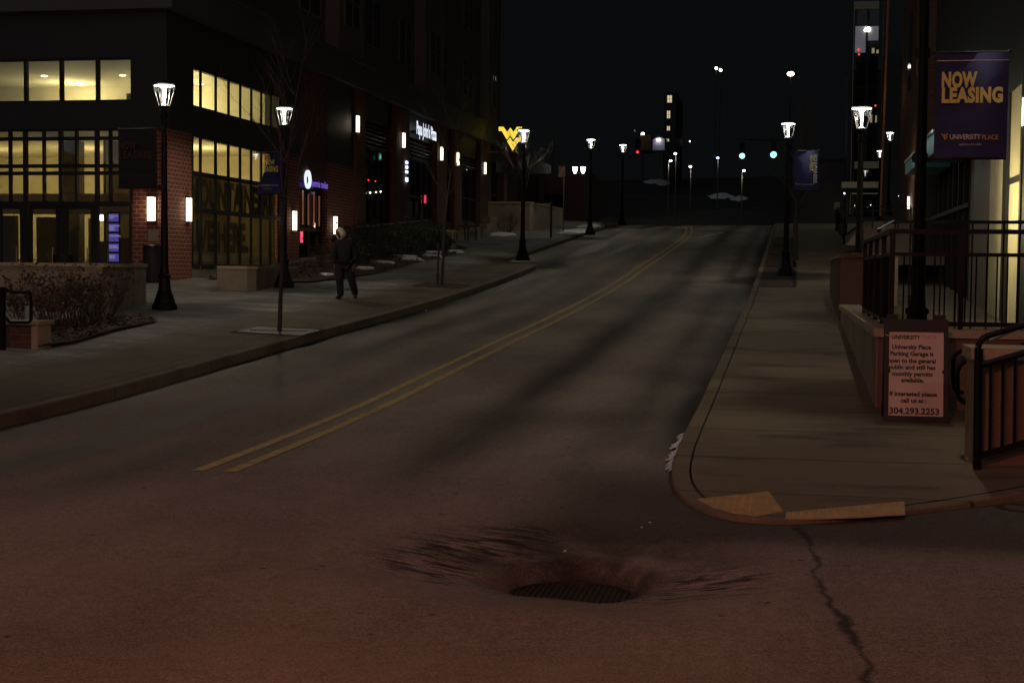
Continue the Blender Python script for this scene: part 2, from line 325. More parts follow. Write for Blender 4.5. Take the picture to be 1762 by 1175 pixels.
# ------------------------------------------------------------------ mesh helpers
def at_of(o):
    while o is not None:
        if '_at' in o: return Vector(o['_at'])
        o = o.parent
    return Vector((0, 0, 0))
class MB:
    def __init__(s): s.v = []; s.f = []; s.m = []; s.mi = 0
    def add(s, vs, fs):
        k = len(s.v); s.v += [tuple(v) for v in vs]; s.f += [tuple(i + k for i in f) for f in fs]; s.m += [s.mi] * len(fs); return s
    def box(s, x0, x1, y0, y1, z0, z1):
        x0, x1 = sorted((x0, x1)); y0, y1 = sorted((y0, y1)); z0, z1 = sorted((z0, z1))
        return s.add([(x0,y0,z0),(x1,y0,z0),(x1,y1,z0),(x0,y1,z0),(x0,y0,z1),(x1,y0,z1),(x1,y1,z1),(x0,y1,z1)],
                     [(0,3,2,1),(4,5,6,7),(0,1,5,4),(1,2,6,5),(2,3,7,6),(3,0,4,7)])
    def bar(s, a, b, w, h, up=(0, 0, 1)):
        a, b = Vector(a), Vector(b); d = (b - a).normalized(); u = Vector(up)
        if abs(d.dot(u)) > .95: u = Vector((0, 1, 0))
        r = d.cross(u).normalized(); u = r.cross(d)
        c = [r * x * w / 2 + u * y * h / 2 for x, y in ((-1,-1),(1,-1),(1,1),(-1,1))]
        return s.add([a + q for q in c] + [b + q for q in c], [(3,2,1,0),(4,5,6,7),(0,1,5,4),(1,2,6,5),(2,3,7,6),(3,0,4,7)])
    def cyl(s, a, b, r0, r1=None, n=8, caps=True):
        a, b = Vector(a), Vector(b); r1 = r0 if r1 is None else r1; d = (b - a)
        if d.length < 1e-6: return s
        d.normalize(); u = Vector((0, 0, 1)) if abs(d.z) < .9 else Vector((1, 0, 0)); e = d.cross(u).normalized(); g = d.cross(e)
        vs = [a + (e * cos(2*pi*i/n) + g * sin(2*pi*i/n)) * r0 for i in range(n)] + [b + (e * cos(2*pi*i/n) + g * sin(2*pi*i/n)) * r1 for i in range(n)]
        fs = [(i, (i+1) % n, n + (i+1) % n, n + i) for i in range(n)]
        if caps: fs += [tuple(range(n))[::-1], tuple(range(n, 2*n))]
        return s.add(vs, fs)
    def tube(s, pts, r, n=8):
        pts = [Vector(p) for p in pts]
        for i in range(len(pts) - 1): s.cyl(pts[i], pts[i+1], r, r, n)
        return s
    def lathe(s, prof, c=(0, 0, 0), n=16, fl=0, flr=0):
        c = Vector(c); vs = []; fs = []
        for r, z in prof:
            for i in range(n):
                a = 2*pi*i/n; rr = r * (1 + (flr * cos(fl * a) if fl else 0)); vs.append(c + Vector((rr*cos(a), rr*sin(a), z)))
        for j in range(len(prof) - 1):
            for i in range(n): fs.append((j*n+i, j*n+(i+1) % n, (j+1)*n+(i+1) % n, (j+1)*n+i))
        fs += [tuple(range(n))[::-1], tuple(range((len(prof)-1)*n, len(prof)*n))]
        return s.add(vs, fs)
    def ball(s, c, r, n=8, sq=(1, 1, 1)):
        c = Vector(c); vs = []; fs = []; m = n // 2 + 1
        for j in range(m + 1):
            t = pi * j / m
            for i in range(n): vs.append(c + Vector((sin(t)*cos(2*pi*i/n)*r*sq[0], sin(t)*sin(2*pi*i/n)*r*sq[1], cos(t)*r*sq[2])))
        for j in range(m):
            for i in range(n): fs.append((j*n+i, (j+1)*n+i, (j+1)*n+(i+1) % n, j*n+(i+1) % n))
        return s.add(vs, fs)
    def prism(s, pts, o, r, u, d):
        o, r, u = Vector(o), Vector(r), Vector(u); nrm = r.cross(u); n = len(pts)
        fr = [o + r*p[0] + u*p[1] for p in pts]; bk = [q - nrm*d for q in fr]
        return s.add(fr + bk, [tuple(range(n)), tuple(range(n, 2*n))[::-1]] + [(i, n+i, n+(i+1) % n, (i+1) % n) for i in range(n)])
    def build(s, name, m, parent=None, smooth=False, loc=None):
        me = bpy.data.meshes.new(name)
        vs = s.v
        off = Vector((0, 0, 0))
        if parent is not None and loc is None: off = at_of(parent)
        if loc is not None: off = Vector(loc)
        me.from_pydata([tuple(Vector(v) - off) for v in vs], [], s.f)
        for k in (m if isinstance(m, (list, tuple)) else [m]): me.materials.append(k)
        if isinstance(m, (list, tuple)): me.polygons.foreach_set('material_index', s.m)
        if smooth: me.shade_smooth()
        me.update()
        o = bpy.data.objects.new(name, me); COL.objects.link(o)
        if parent is not None: o.parent = parent
        elif loc is not None: o.location = off
        return o
def tag(o, label=None, cat=None, group=None, kind=None):
    if label: o['label'] = label
    if cat: o['category'] = cat
    if group: o['group'] = group
    if kind: o['kind'] = kind
    return o
def thing(name, label, cat, loc=(0, 0, 0), rz=0, group=None):
    """Empty at the base; parts are given in local coordinates"""
    o = bpy.data.objects.new(name, None); COL.objects.link(o); o.location = loc; o.rotation_euler = (0, 0, rz); o.empty_display_size = .2
    return tag(o, label, cat, group)
def based(name, label, cat, at, group=None):
    """Empty at 'at'; parts are given in world coordinates"""
    o = thing(name, label, cat, at, 0, group); o['_at'] = tuple(at); return o
def sub(o, parent):
    return o
def kids(o): return [c for c in bpy.data.objects if c.parent == o]
def dup(root, loc, rz=None, label=None, group=None):
    def cp(o, par):
        c = o.copy(); COL.objects.link(c)
        if par is not None: c.parent = par
        for ch in kids(o): cp(ch, c)
        return c
    r = cp(root, None); r.location = loc
    if rz is not None: r.rotation_euler = (0, 0, rz)
    if label: r['label'] = label
    if group: r['group'] = group
    return r
def text(name, body, h, o, r, u, m, parent=None, width=None, depth=.004, bold=.0, align='LEFT', spacing=1.0):
    """lettering as mesh; h = cap height, o = origin of baseline, r and u the reading axes"""
    cu = bpy.data.curves.new(name, 'FONT'); cu.body = body; cu.size = h / .72; cu.offset = bold * h; cu.align_x = align; cu.resolution_u = 3; cu.space_character = spacing
    cu.extrude = 0
    t = bpy.data.objects.new(name + '_tmp', cu); COL.objects.link(t)
    bpy.context.view_layer.update()
    me = bpy.data.meshes.new_from_object(t.evaluated_get(bpy.context.evaluated_depsgraph_get())); COL.objects.unlink(t); bpy.data.objects.remove(t)
    xs = [v.co.x for v in me.vertices]; k = 1
    if width and xs: k = width / (max(xs) - min(xs))
    o, r, u = Vector(o), Vector(r).normalized(), Vector(u).normalized(); nrm = r.cross(u)
    off = at_of(parent)
    for v in me.vertices: v.co = o + r * (v.co.x * k) + u * v.co.y + nrm * depth - off
    me.materials.clear(); me.materials.append(m); me.name = name
    q = bpy.data.objects.new(name, me); COL.objects.link(q)
    if parent is not None: q.parent = parent
    return q
def gridmesh(name, xs, ys, zf, m, kind='structure'):
    b = MB(); nx = len(xs)
    vs = [(x, y, zf(x, y)) for y in ys for x in xs]
    fs = [(j*nx+i, j*nx+i+1, (j+1)*nx+i+1, (j+1)*nx+i) for j in range(len(ys)-1) for i in range(nx-1)]
    b.add(vs, fs); o = b.build(name, m, smooth=True); return tag(o, kind=kind)
def frange(a, b, st):
    n = max(1, round((b - a) / st)); return [a + (b - a) * i / n for i in range(n + 1)]

# ------------------------------------------------------------------ ground
gx, gy = GRATE.x, GRATE.y
xs = sorted(set([round(v, 4) for v in frange(-90, -12, 6) + frange(-12, gx - 1.6, .8) + frange(gx - 1.6, gx + 1.6, .05) + frange(gx + 1.6, 8, .8) + frange(8, 90, 6)]))
ys = sorted(set([round(v, 4) for v in frange(-40, 4, 4) + frange(4, gy - 1.6, .8) + frange(gy - 1.6, gy + 1.6, .05) + frange(gy + 1.6, 125, 1.0)]))
gridmesh('road', xs, ys, road_at, M['asphalt'])
def hill_z(x, y):
    t = y - 124
    z = 3.05 + 11.5 * smooth(20, 150, t) + .05 * max(0, t - 100) + 1.2 * noise.noise(Vector((x * .02, y * .02, 0)))* smooth(0, 60, t)
    z += .02 * max(0, abs(x + 20) - 50) * smooth(0, 60, t)
    return z - .15
gridmesh('hillside', frange(-260, 260, 13), frange(124, 560, 12), hill_z, M['hill'])

def strip(name, poly, prof, zf, m, label=None):
    """sweep a cross-section (offset to the left of travel, height) along a plan polyline"""
    b = MB(); n = len(poly); k = len(prof); vs = []
    for i, p in enumerate(poly):
        a = Vector(poly[max(i-1, 0)]); c = Vector(poly[min(i+1, n-1)]); d = (c - a).normalized(); nr = Vector((-d.y, d.x))
        for off, h in prof:
            q = Vector(p) + nr * off; vs.append((q.x, q.y, zf(p[0], p[1]) + (h if not callable(h) else h(p[0], p[1]))))
    fs = [(i*k+j, i*k+j+1, (i+1)*k+j+1, (i+1)*k+j) for i in range(n-1) for j in range(k-1)]
    b.add(vs, fs); o = b.build(name, m); return tag(o, kind='structure')
# left kerb and plaza
LK = [(left_kerb(s), s) for s in frange(-30, 45, 1.5) + frange(45.3, 50, .3) + frange(51, 110, 1.5)]
strip('kerb_left', LK, [(0, -.1), (0.005, .135), (.02, .15), (.16, .152), (.16, -.05)], lambda x, y: road_z(y), M['kerb'])
b = MB(); D = [.16, .5, 1, 2, 3, 4, 5, 6, 7, 8, 12, 40]
rows = frange(-30, 45, 1.5) + frange(45.3, 50, .3) + frange(51, 122, 1.5)
b.add([(left_kerb(s) - d, s, left_z(left_kerb(s) - d, s)) for s in rows for d in D],
      [(j*len(D)+i, (j+1)*len(D)+i, (j+1)*len(D)+i+1, j*len(D)+i+1) for j in range(len(rows)-1) for i in range(len(D)-1)])
tag(b.build('sidewalk_left', M['plaza'], smooth=True), kind='structure')
# right kerb with the rounded corner
KP = [(1762, 862), (1700, 869.5), (1640, 877), (1560, 887), (1500, 893), (1420, 899.5), (1350, 903), (1300, 901), (1250, 895), (1210, 884), (1180, 868), (1162, 851), (1154, 832), (1156, 814)]
KR = [GD(*p) for p in KP]; KR = [(p.x, p.y) for p in KR]
d0 = Vector(KR[0]) - Vector(KR[2]); d0.normalize()
KR = [tuple(Vector(KR[0]) + d0 * t) for t in (40, 12, 5, 2)] + KR
# smooth the traced corner
for _ in range(2):
    q = [KR[0]]
    for i in range(len(KR) - 1):
        a, c = Vector(KR[i]), Vector(KR[i+1]); q += [tuple(a * .75 + c * .25), tuple(a * .25 + c * .75)]
    KR = q + [KR[-1]]
KR = KR + [(-1.0, s) for s in frange(KR[-1][1] + .8, 98, 1.2)] + [(-.4, 101), (2, 103), (8, 104), (30, 104)]
hk = lambda d: (lambda x, y: right_h(x, y) + d)
strip('kerb_right', KR[::-1], [(0, -.1), (0.005, hk(-.012)), (.018, hk(0)), (.15, hk(.002)), (.15, -.08)], lambda x, y: road_z(y), M['walk'])
from mathutils.geometry import delaunay_2d_cdt
n = len(KR); inner = []
for i, p in enumerate(KR):
    a = Vector(KR[max(i-1, 0)]); c = Vector(KR[min(i+1, n-1)]); d = (c - a).normalized(); nr = Vector((d.y, -d.x)); inner.append(Vector(p) + nr * .168)
poly = inner + [Vector((45, 104))]
poly[0] = Vector((45, inner[0].y)) if inner[0].x < 45 else inner[0]
if poly[-1].x < poly[0].x: pass
poly.append(Vector((poly[0].x + .5, 104))); poly.append(Vector((poly[0].x + .5, poly[0].y)))
ipts = [Vector((x, y)) for x in frange(-.6, 8, .7) + frange(10, 40, 5) for y in frange(9, 103, 1.1)]
V2, E2, F2, *_ = delaunay_2d_cdt(poly + ipts, [], [list(range(len(poly)))], 1, 1e-5)
b = MB(); b.add([(v.x, v.y, right_z(v.x, v.y)) for v in V2], [tuple(f) for f in F2]); tag(b.build('sidewalk_right', M['walk'], smooth=True), kind='structure')

# ------------------------------------------------------------------ painted lines
def painted(name, pts, wd, m, zoff=.005):
    b = MB(); vs = []; n = len(pts)
    for i, p in enumerate(pts):
        a = Vector(pts[max(i-1, 0)]); c = Vector(pts[min(i+1, n-1)]); d = (c - a).normalized(); nr = Vector((-d.y, d.x)) * wd / 2
        for q in (Vector(p) - nr, Vector(p) + nr): vs.append((q.x, q.y, road_z(q.y) + zoff))
    b.add(vs, [(2*i, 2*i+1, 2*i+3, 2*i+2) for i in range(n-1)]); return tag(b.build(name, m), kind='structure')
k0, k1 = GD(356, 814), GD(1184, 406)
kk = GD(1184, 393)
for dx in (-.145, .145):
    pts = [(-4.84 + dx, s) for s in frange(GD(356, 811).y, 66, .5)] + [(-4.84 + dx - .012 * (s - 66) ** 1.55, s) for s in frange(66.5, 100, .5)]
    painted('yellow_line', pts, .11, M['yellow'])
for i, (px, py) in enumerate(((1205, 408.5), (1216, 406), (1228, 403.5), (1239, 400.5))):
    p = GD(px, py); painted('white_dash', [(p.x, p.y - .5), (p.x, p.y + .5)], .3, M['white'])
for px in (1222, 1240, 1256):
    p = GD(px, 390.6); painted('stop_bar', [(p.x - .25, p.y), (p.x + .25, p.y)], .5, M['white'])

# tactile pads
def pad(pts, label):
    q = [GR(*p) for p in pts]; b = MB(); n = len(q)
    zt = lambda p: right_z(p.x, p.y) + .005
    b.add([(p.x, p.y, zt(p)) for p in q] + [(p.x, p.y, zt(p) - .008) for p in q], [tuple(range(n))[::-1], tuple(range(n, 2*n))] + [(i, (i+1) % n, n+(i+1) % n, n+i) for i in range(n)])
    t = based('tactile_paving', label, 'tactile paving', (q[0].x, q[0].y, zt(q[0]) - .012), 'yellow tactile pads at the corner ramp'); b.build('plate', M['tactile'], t)
    d = MB(); x0 = min(p.x for p in q); x1 = max(p.x for p in q); y0 = min(p.y for p in q); y1 = max(p.y for p in q)
    def inside(x, y):
        c = False
        for i in range(n):
            a, e = q[i], q[(i+1) % n]
            if (a.y > y) != (e.y > y) and x < (e.x - a.x) * (y - a.y) / (e.y - a.y) + a.x: c = not c
        return c
    for x in frange(x0, x1, .06):
        for y in frange(y0, y1, .06):
            if all(inside(x + a, y + e) for a, e in ((.025, 0), (-.025, 0), (0, .025), (0, -.025))):
                z = right_z(x, y) + .006; d.cyl((x, y, z - .004), (x, y, z + .006), .014, .009, 6)
    d.build('raised_dots', M['tactile'], t)
pad([(1199, 859), (1323, 846), (1348, 880), (1302, 888), (1262, 883), (1228, 874)], 'left yellow tactile pad, wider and cut to the corner curve')
pad([(1353, 882), (1556, 863), (1558, 885), (1480, 890), (1410, 892.5), (1351, 892.5)], 'right yellow tactile pad, a long thin strip along the kerb')

# drain in its dip
t = based('drain_grate', 'round-edged dark iron drain grate sunk in the asphalt', 'drain', (gx, gy, road_at(gx, gy)))
b = MB(); zg = road_at(gx, gy) + .018; RG = .405
b.lathe([(RG, -.03), (RG, .012), (RG - .03, .012), (RG - .03, -.03)], (gx, gy, zg), 36); b.build('frame', M['iron'], t)
b = MB()
for i in range(20):
    q_ = -.356 + i * .0375; hl = sqrt(max(0, (RG - .028) ** 2 - q_ * q_))
    if hl > .03: b.box(gx + q_ - .010, gx + q_ + .010, gy - hl, gy + hl, zg - .015, zg + .006); b.box(gx - hl, gx + hl, gy + q_ - .006, gy + q_ + .006, zg - .018, zg + .001)
b.build('bars', M['iron'], t)

def scatter(name, pts2, zf, n, size, m, label, cat, kindname='stuff', flat=.3, seed=1, hgt=.02):
    rnd = random.Random(seed); b = MB()
    xs_ = [p[0] for p in pts2]; ys_ = [p[1] for p in pts2]
    def inside(x, y):
        c = False; k = len(pts2)
        for i in range(k):
            a, e = pts2[i], pts2[(i+1) % k]
            if (a[1] > y) != (e[1] > y) and x < (e[0]-a[0]) * (y-a[1]) / (e[1]-a[1]) + a[0]: c = not c
        return c
    k = 0
    while k < n:
        x = rnd.uniform(min(xs_), max(xs_)); y = rnd.uniform(min(ys_), max(ys_))
        if not inside(x, y): continue
        k += 1; s = size * rnd.uniform(.5, 1.4); a = rnd.uniform(0, 6.3); z = zf(x, y) + hgt
        u = Vector((cos(a), sin(a), rnd.uniform(-flat, flat))) * s; w_ = Vector((-sin(a), cos(a), rnd.uniform(-flat, flat))) * s * .5
        c = Vector((x, y, z + abs(u.z))); b.add([c - u, c - w_, c + u, c + w_], [(0, 1, 2, 3)])
    o = b.build(name, m); return tag(o, label, cat, None, kindname)
def bed(name, pix, label, hgt=.05, n=2500, seed=3, gf=GL, zf=left_z, world=None):
    q = world or [(p.x, p.y) for p in (gf(*p) for p in pix)]
    P = [Vector(p) for p in q]; xs_ = [p.x for p in P]; ys_ = [p.y for p in P]
    ip = [Vector((x, y)) for x in frange(min(xs_), max(xs_), .35) for y in frange(min(ys_), max(ys_), .35)]
    V_, _, F_, *_r = delaunay_2d_cdt(P + ip, [], [list(range(len(P)))], 1, 1e-5)
    b = MB(); b.add([(v.x, v.y, zf(v.x, v.y) + hgt * (.3 + .9 * noise.noise(Vector((v.x * 1.3, v.y * 1.3, 3)))**2 * 3 + .3)) for v in V_], [tuple(f) for f in F_])
    tag(b.build(name + '_soil', M['mulch'], smooth=True), kind='structure')
    scatter(name, q, zf, n, .045, M['dryleaf'], label, 'leaf litter', seed=seed, hgt=hgt * .8 + .02)
bed('leaf_litter', [(66, 602), (130, 592), (200, 571), (272, 555), (245, 545), (165, 548), (100, 556), (60, 560)], 'brown dead leaves and mulch in front of the left planter wall', n=1800)
bed('leaf_litter', None, 'dead leaves and mulch in the long bed beside the brick shops', n=6000, seed=5, world=[(-12.9, 35.5), (-12.2, 36), (-11.7, 40), (-11.75, 50), (-12.2, 54.5), (-13.2, 56), (-14.9, 56), (-14.9, 35.5)])

def snow(px0, px1, py0, py1, gf, zf, name='snow_patch', n=14, seed=0, th=.03, label='', world=None):
    rnd = random.Random(seed)
    if world: cx, cy, rx, ry = world
    else:
        a, c = gf(px0, (py0+py1)/2), gf(px1, (py0+py1)/2); d, e = gf((px0+px1)/2, py1), gf((px0+px1)/2, py0)
        cx, cy = (a.x+c.x)/2, (d.y+e.y)/2; rx, ry = abs(c.x-a.x)/2, abs(e.y-d.y)/2
    vs = [(cx, cy, zf(cx, cy) + th)]; k = 22
    for i in range(k):
        t = 2*pi*i/k; r = .7 + .4 * rnd.random(); x, y = cx + rx*r*cos(t), cy + ry*r*sin(t); vs.append((x, y, zf(x, y) + .006))
    ring = [(lerp(v[0], cx, .35), lerp(v[1], cy, .35), 0) for v in vs[1:]]; ring = [(x, y, zf(x, y) + th) for x, y, _ in ring]
    b = MB(); b.add(vs + ring, [(0, k+1+i, k+1+(i+1) % k) for i in range(k)] + [(k+1+i, 1+i, 1+(i+1) % k, k+1+(i+1) % k) for i in range(k)])
    return tag(b.build(name, M['snow'], smooth=True), label or None, 'snow', None, 'stuff')

# ------------------------------------------------------------------ left brick building
FX = -15.4; FY = PX(288, 400, FX).y          # street face and front face
def sy(px): return PX(px, 400, FX).y          # photo column -> place along the street face
def fx(px): return PY(px, 400, FY).x          # photo column -> place along the front face
ZF = lambda px, py: PX(px, py, FX).z          # photo pixel -> height on the street face
ZY = lambda py: PY(200, py, FY).z             # photo row -> height on the front face
U1, U0, L1, LD, L0 = ZY(100), ZY(174.5), ZY(222), ZY(350), ZY(457)     # upper band top/bottom, lobby top, door head, sill
Lm, Ln, Lo = ZY(238), ZY(285.5), ZY(298); Ma, Mb = ZF(332, 298), ZF(332, 361)
TOP, BAND0, BAND1 = 22.0, ZY(19), ZF(620, 116)
pass; ('heights', FY, U1, U0, L1, LD, L0, BAND0, BAND1, ZF(332, 112), ZF(332, 184), ZF(480, 158), ZF(870, 220), ZF(640, 215))
bld = based('brick_building', 'big dark building with brick ground floor and lit glass corner left of the street', 'building', (FX, FY, -.6))
def part(name, b, m, parent=bld, **k): return b.build(name, m, parent, **k)
z0 = -1.2
# brick: front pier, corner pier, walls and pilasters along the street
xp = fx(228); yA, yB = sy(331), sy(482)
b = MB(); b.box(FX, xp, FY, FY + .6, z0, L1); b.box(FX, FX - .55, FY + .6, yA, z0, L1)
part('corner_pier', b, M['brick'])
segs = [(yB, sy(515), BAND0), (sy(562), sy(607), BAND0)]
for a, c, h in segs:
    b = MB(); b.box(FX, FX - .5, a, c, z0, 3.5); part('brick_wall', b, M['brick'])
    b = MB(); b.box(FX + .01, FX - .5, a, c, 3.5, h); part('dark_upper_panel', b, M['panel'])
yD0, yD1 = sy(515), sy(562)
b = MB(); b.box(FX - .002, FX - .5, yD0, yD1, 2.85, BAND0 - .002); part('brick_lintel', b, M['brickdark'])
pil = [(sy(607), sy(623)), (sy(676), sy(699)), (sy(747), sy(764)), (sy(777), sy(790)), (sy(822), sy(840)), (77.0, 78.0)]
for a, c in pil:
    b = MB(); b.box(FX + .12, FX - .4, a, c, z0, BAND0); part('pilaster', b, M['brickdark'])
# dark metal spandrels of the glass corner
fl = -27
b = MB(); b.box(fx(232), FX, FY - .02, FY + .35, L1, U0); b.box(fl, fx(232), FY - .02, FY + .35, L1, U0); b.box(FX + .02, FX - .35, FY + .35, yB, L1 + .002, U0 + .008)
b.box(fl, FX, FY - .02, FY + .35, U1, BAND0); b.box(FX + .02, FX - .35, FY + .35, yB, U1 + .002, BAND0)
b.box(fx(228), FX, FY - .018, FY + .35, U0, U1); b.box(FX + .018, FX - .35, FY + .35, yA, U0 + .008, U1 + .002)
part('metal_spandrel', b, M['panel'])
b = MB(); b.box(fl, FX + .25, FY - .25, FY + .4, BAND0, BAND1); b.box(FX + .25, FX - .4, FY + .4, 78.2, BAND0, BAND1); b.box(fl, FX + .32, FY - .32, FY + .4, BAND1, BAND1 + .12); b.box(FX + .32, FX - .4, FY + .4, 78.3, BAND1, BAND1 + .12)
part('cornice_band', b, M['fascia'])
# upper residential floors, set back a little, with shallow bays and paired windows
b = MB(); b.box(FX - .35, -34, FY + .8, 78, BAND1 + .1, TOP); b.box(FX - .42, -34, 60, 78, BAND0 - 7.5, BAND1)   # mass behind the shops too
part('upper_floors', b, M['residential'])
b = MB(); b.box(FX - .6, -34, yB + .78, 78, z0, BAND1); part('back_wall', b, M['blackmat'])
def win(x0, y0, y1, za, zb, n=2, rows=2):
    b = MB(); d = .06; t = .05
    b.box(x0, x0 + d, y0, y0 + t, za, zb); b.box(x0, x0 + d, y1 - t, y1, za, zb); b.box(x0, x0 + d, y0 + t, y1 - t, za, za + t); b.box(x0, x0 + d, y0 + t, y1 - t, zb - t, zb)
    for i in range(1, n): y = lerp(y0, y1, i / n); b.box(x0, x0 + d - .004, y - t / 2, y + t / 2, za + t, zb - t)
    if rows > 1: z = lerp(za, zb, .5); b.box(x0, x0 + d - .008, y0 + t, y1 - t, z - t / 2, z + t / 2)
    f = part('window', b, M['baypanel']); g = MB(); g.box(x0 - .02, x0 + .02, y0 + t, y1 - t, za + t, zb - t); part('pane', g, M['darkglass'], f)
for a, c in ((sy(575), sy(618)), (sy(724), sy(757)), (sy(835), sy(850))):
    b = MB(); b.box(FX + .15, FX - .345, a, c, BAND1 + .13, TOP - .4); part('bay', b, M['baypanel'])
cols = [(sy(452), sy(478)), (sy(530), sy(566)), (sy(640), sy(668)), (sy(698), sy(720)), (sy(763), sy(779)), (sy(806), sy(822))]
for a, c in cols:
    for za in (8.3, 11.6, 14.9, 18.2): win(FX - .352, a, c, za, za + 1.75)
for a, c in ((sy(583), sy(610)), (sy(731), sy(750)), (sy(839), sy(847))):
    for za in (8.3, 11.6, 14.9): win(FX + .148, a, c, za, za + 1.75)

# the glass corner: upper band and tall lobby glazing
def glazing(name, axis, const, edges, zs, tm=.07, dp=.12, gl=M['glass'], minor=()):
    """mullion grid; axis 'x' runs along the front, 'y' along the street"""
    b = MB()
    def bx(a0, a1, za, zb, d0=0, d1=dp):
        if axis == 'x': b.box(a0, a1, const + d0, const + d1, za, zb)
        else: b.box(const - d0, const - d1, a0, a1, za, zb)
    for e in edges: bx(e - tm/2, e + tm/2, zs[0], zs[-1])
    for z in zs:
        for e0, e1 in zip(edges[:-1], edges[1:]):
            if e1 - e0 > tm: bx(e0 + tm/2, e1 - tm/2, z - tm/2, z + tm/2, .004, dp - .004)
    for e, za, zb in minor: bx(e - .03, e + .03, za, zb, .006, dp - .006)
    f = part(name, b, M['frame']); g = MB()
    if axis == 'x': g.box(edges[0], edges[-1], const + dp*.5, const + dp*.5 + .01, zs[0], zs[-1])
    else: g.box(const - dp*.5, const - dp*.5 - .01, edges[0], edges[-1], zs[0], zs[-1])
    part('pane', g, gl, f); return f
xe = [fx(p) for p in (228, 168, 106, 45)]; sp = xe[0] - xe[1]; xe = sorted(xe + [xe[-1] - sp * i for i in range(1, 9)])
glazing('upper_window', 'x', FY, xe, [U0, U1], .08)
ye = [yA + .02] + [sy(p) for p in (346, 372, 394, 414, 433, 450, 466)] + [yB - .02]
glazing('upper_window', 'y', FX, ye, [U0 + .01, U1], .13, .03)
glazing('lobby_window', 'y', FX, ye, [L0, Mb, Ma, L1], .12, .04)
b = MB(); b.box(FX - .03, FX - .2, yA, yB, z0, L0 - .01); part('base_panel', b, M['greypanel'])
xl = sorted([fx(p) for p in (226, 166, 104, 43)] + [fx(43) - sp * i for i in range(1, 9)])
minor = [(fx(p), LD, L1) for p in (189, 131, 75, 17)]
glazing('lobby_window', 'x', FY, xl, [LD, Lo, Ln, Lm, L1], .09, minor=minor)
# doors and sidelights below the transom
def door(px0, px1):
    x0, x1 = fx(px0), fx(px1); za = left_z(x0, FY) - .02; b = MB(); t = .09
    b.box(x0, x0 + t, FY + .05, FY + .10, za, LD - .05); b.box(x1 - t, x1, FY + .05, FY + .10, za, LD - .05); b.box(x0 + t, x1 - t, FY + .05, FY + .10, LD - .15, LD - .05); b.box(x0 + t, x1 - t, FY + .05, FY + .10, za, za + .25)
    d = part('door', b, M['frame']); g = MB(); g.box(x0 + t, x1 - t, FY + .07, FY + .08, za + .25, LD - .15); part('pane', g, M['glass'], d)
    h = MB(); xc = x1 - .16; h.cyl((xc, FY + .0, .0), (xc, FY + .0, .42), .018); h.cyl((xc, FY + .01, .04), (xc, FY + .05, .04), .012); h.cyl((xc, FY + .01, .38), (xc, FY + .05, .38), .012); part('handle', h, M['steel'], d)
for p in ((-60, -6), (-4, 38), (48, 100), (110, 160)): door(*p)
b = MB(); za = left_z(fx(200), FY) - .3
b.box(fx(162), fx(168), FY, FY + .12, za, LD); b.box(fx(102), fx(108), FY, FY + .12, za, LD); b.box(fx(40), fx(46), FY, FY + .12, za, LD); b.box(fx(222), fx(228), FY, FY + .12, za, LD)
b.box(fx(168), fx(222), FY + .003, FY + .118, za, L0 + .05); b.box(fx(168), fx(222), FY + .003, FY + .118, LD - .08, LD)
f = part('sidelight', b, M['frame']); g = MB(); g.box(fx(168), fx(222), FY + .06, FY + .07, L0 + .05, LD - .08); part('pane', g, M['glass'], f)
# rooms behind the glass
def room(name, x0, x1, y0, y1, za, zb, mw):
    b = MB(); t = .1
    b.mi = 0; b.box(x0, x1, y1, y1 + t, za, zb); b.box(x0 - t, x0, y0, y1, za, zb)
    b.mi = 1; b.box(x0 - t, x1, y0, y1 + t, zb, zb + t)
    b.mi = 2; b.box(x0 - t, x1, y0, y1 + t, za - t, za)
    return part(name, b, [mw, M['ceiling'], M['carpet']])
room('upper_room', -27, FX - .4, FY + .36, yB + .6, U0 - .1, U1 + .42, M['cream'])
room('lobby_room', -27, FX - .4, FY + .36, yB + .6, -.62, L1 - .01, M['cream'])
# soffit opening above the upper windows so that the sloped light of the ceiling shows
b = MB(); b.box(fx(115), fx(160), FY + 3.4, FY + 3.5, U0 - .1, U0 + .62); part('low_partition', b, M['greypanel'])
b = MB(); b.box(fx(12), fx(40), FY + 3.0, FY + 3.3, -.62, L1 - .03); b.box(fx(100), fx(104), FY + 2.5, FY + 5, -.62, L1 - .03); b.box(fx(112), fx(163), FY + 4.5, FY + 4.6, -.62, L1 - .03); part('inner_wall', b, M['greypanel'])
b = MB(); b.box(-27, fx(180), FY + 2.2, FY + 2.5, 1.35, 1.9); part('inner_beam', b, M['cream'])
for a_, c_, d_, h_ in ((-8, 24, 1.6, 1.9), (60, 96, 2.6, 1.9), (118, 133, 1.8, 1.5), (206, 222, 1.2, 1.3), (150, 163, 3.4, 1.9)):
    b = MB(); b.box(PY(a_, 0, FY + d_).x, PY(c_, 0, FY + d_).x, FY + d_, FY + d_ + .15, -.62, -.62 + h_); part('dark_panel', b, M['greypanel'])  # leftmost panel stands for a dark reflection in the door glass
b = MB(); b.box(fx(50), fx(70), FY + 1.2, FY + 1.7, -.62, .25); b.box(fx(112), fx(128), FY + 1.4, FY + 1.8, -.62, .6); part('reception_desk', b, M['frame'])
def downlight(x, y, z, r=.09, e=M['e_down'], own='recessed round ceiling light in the lit upper corner room'):
    b = MB(); b.cyl((x, y, z - .02), (x, y, z), r, r, 14); t = tag(b.build('ceiling_light', e, loc=(x, y, z)), own, 'ceiling light', 'round ceiling lights in the lit upper room'); return t
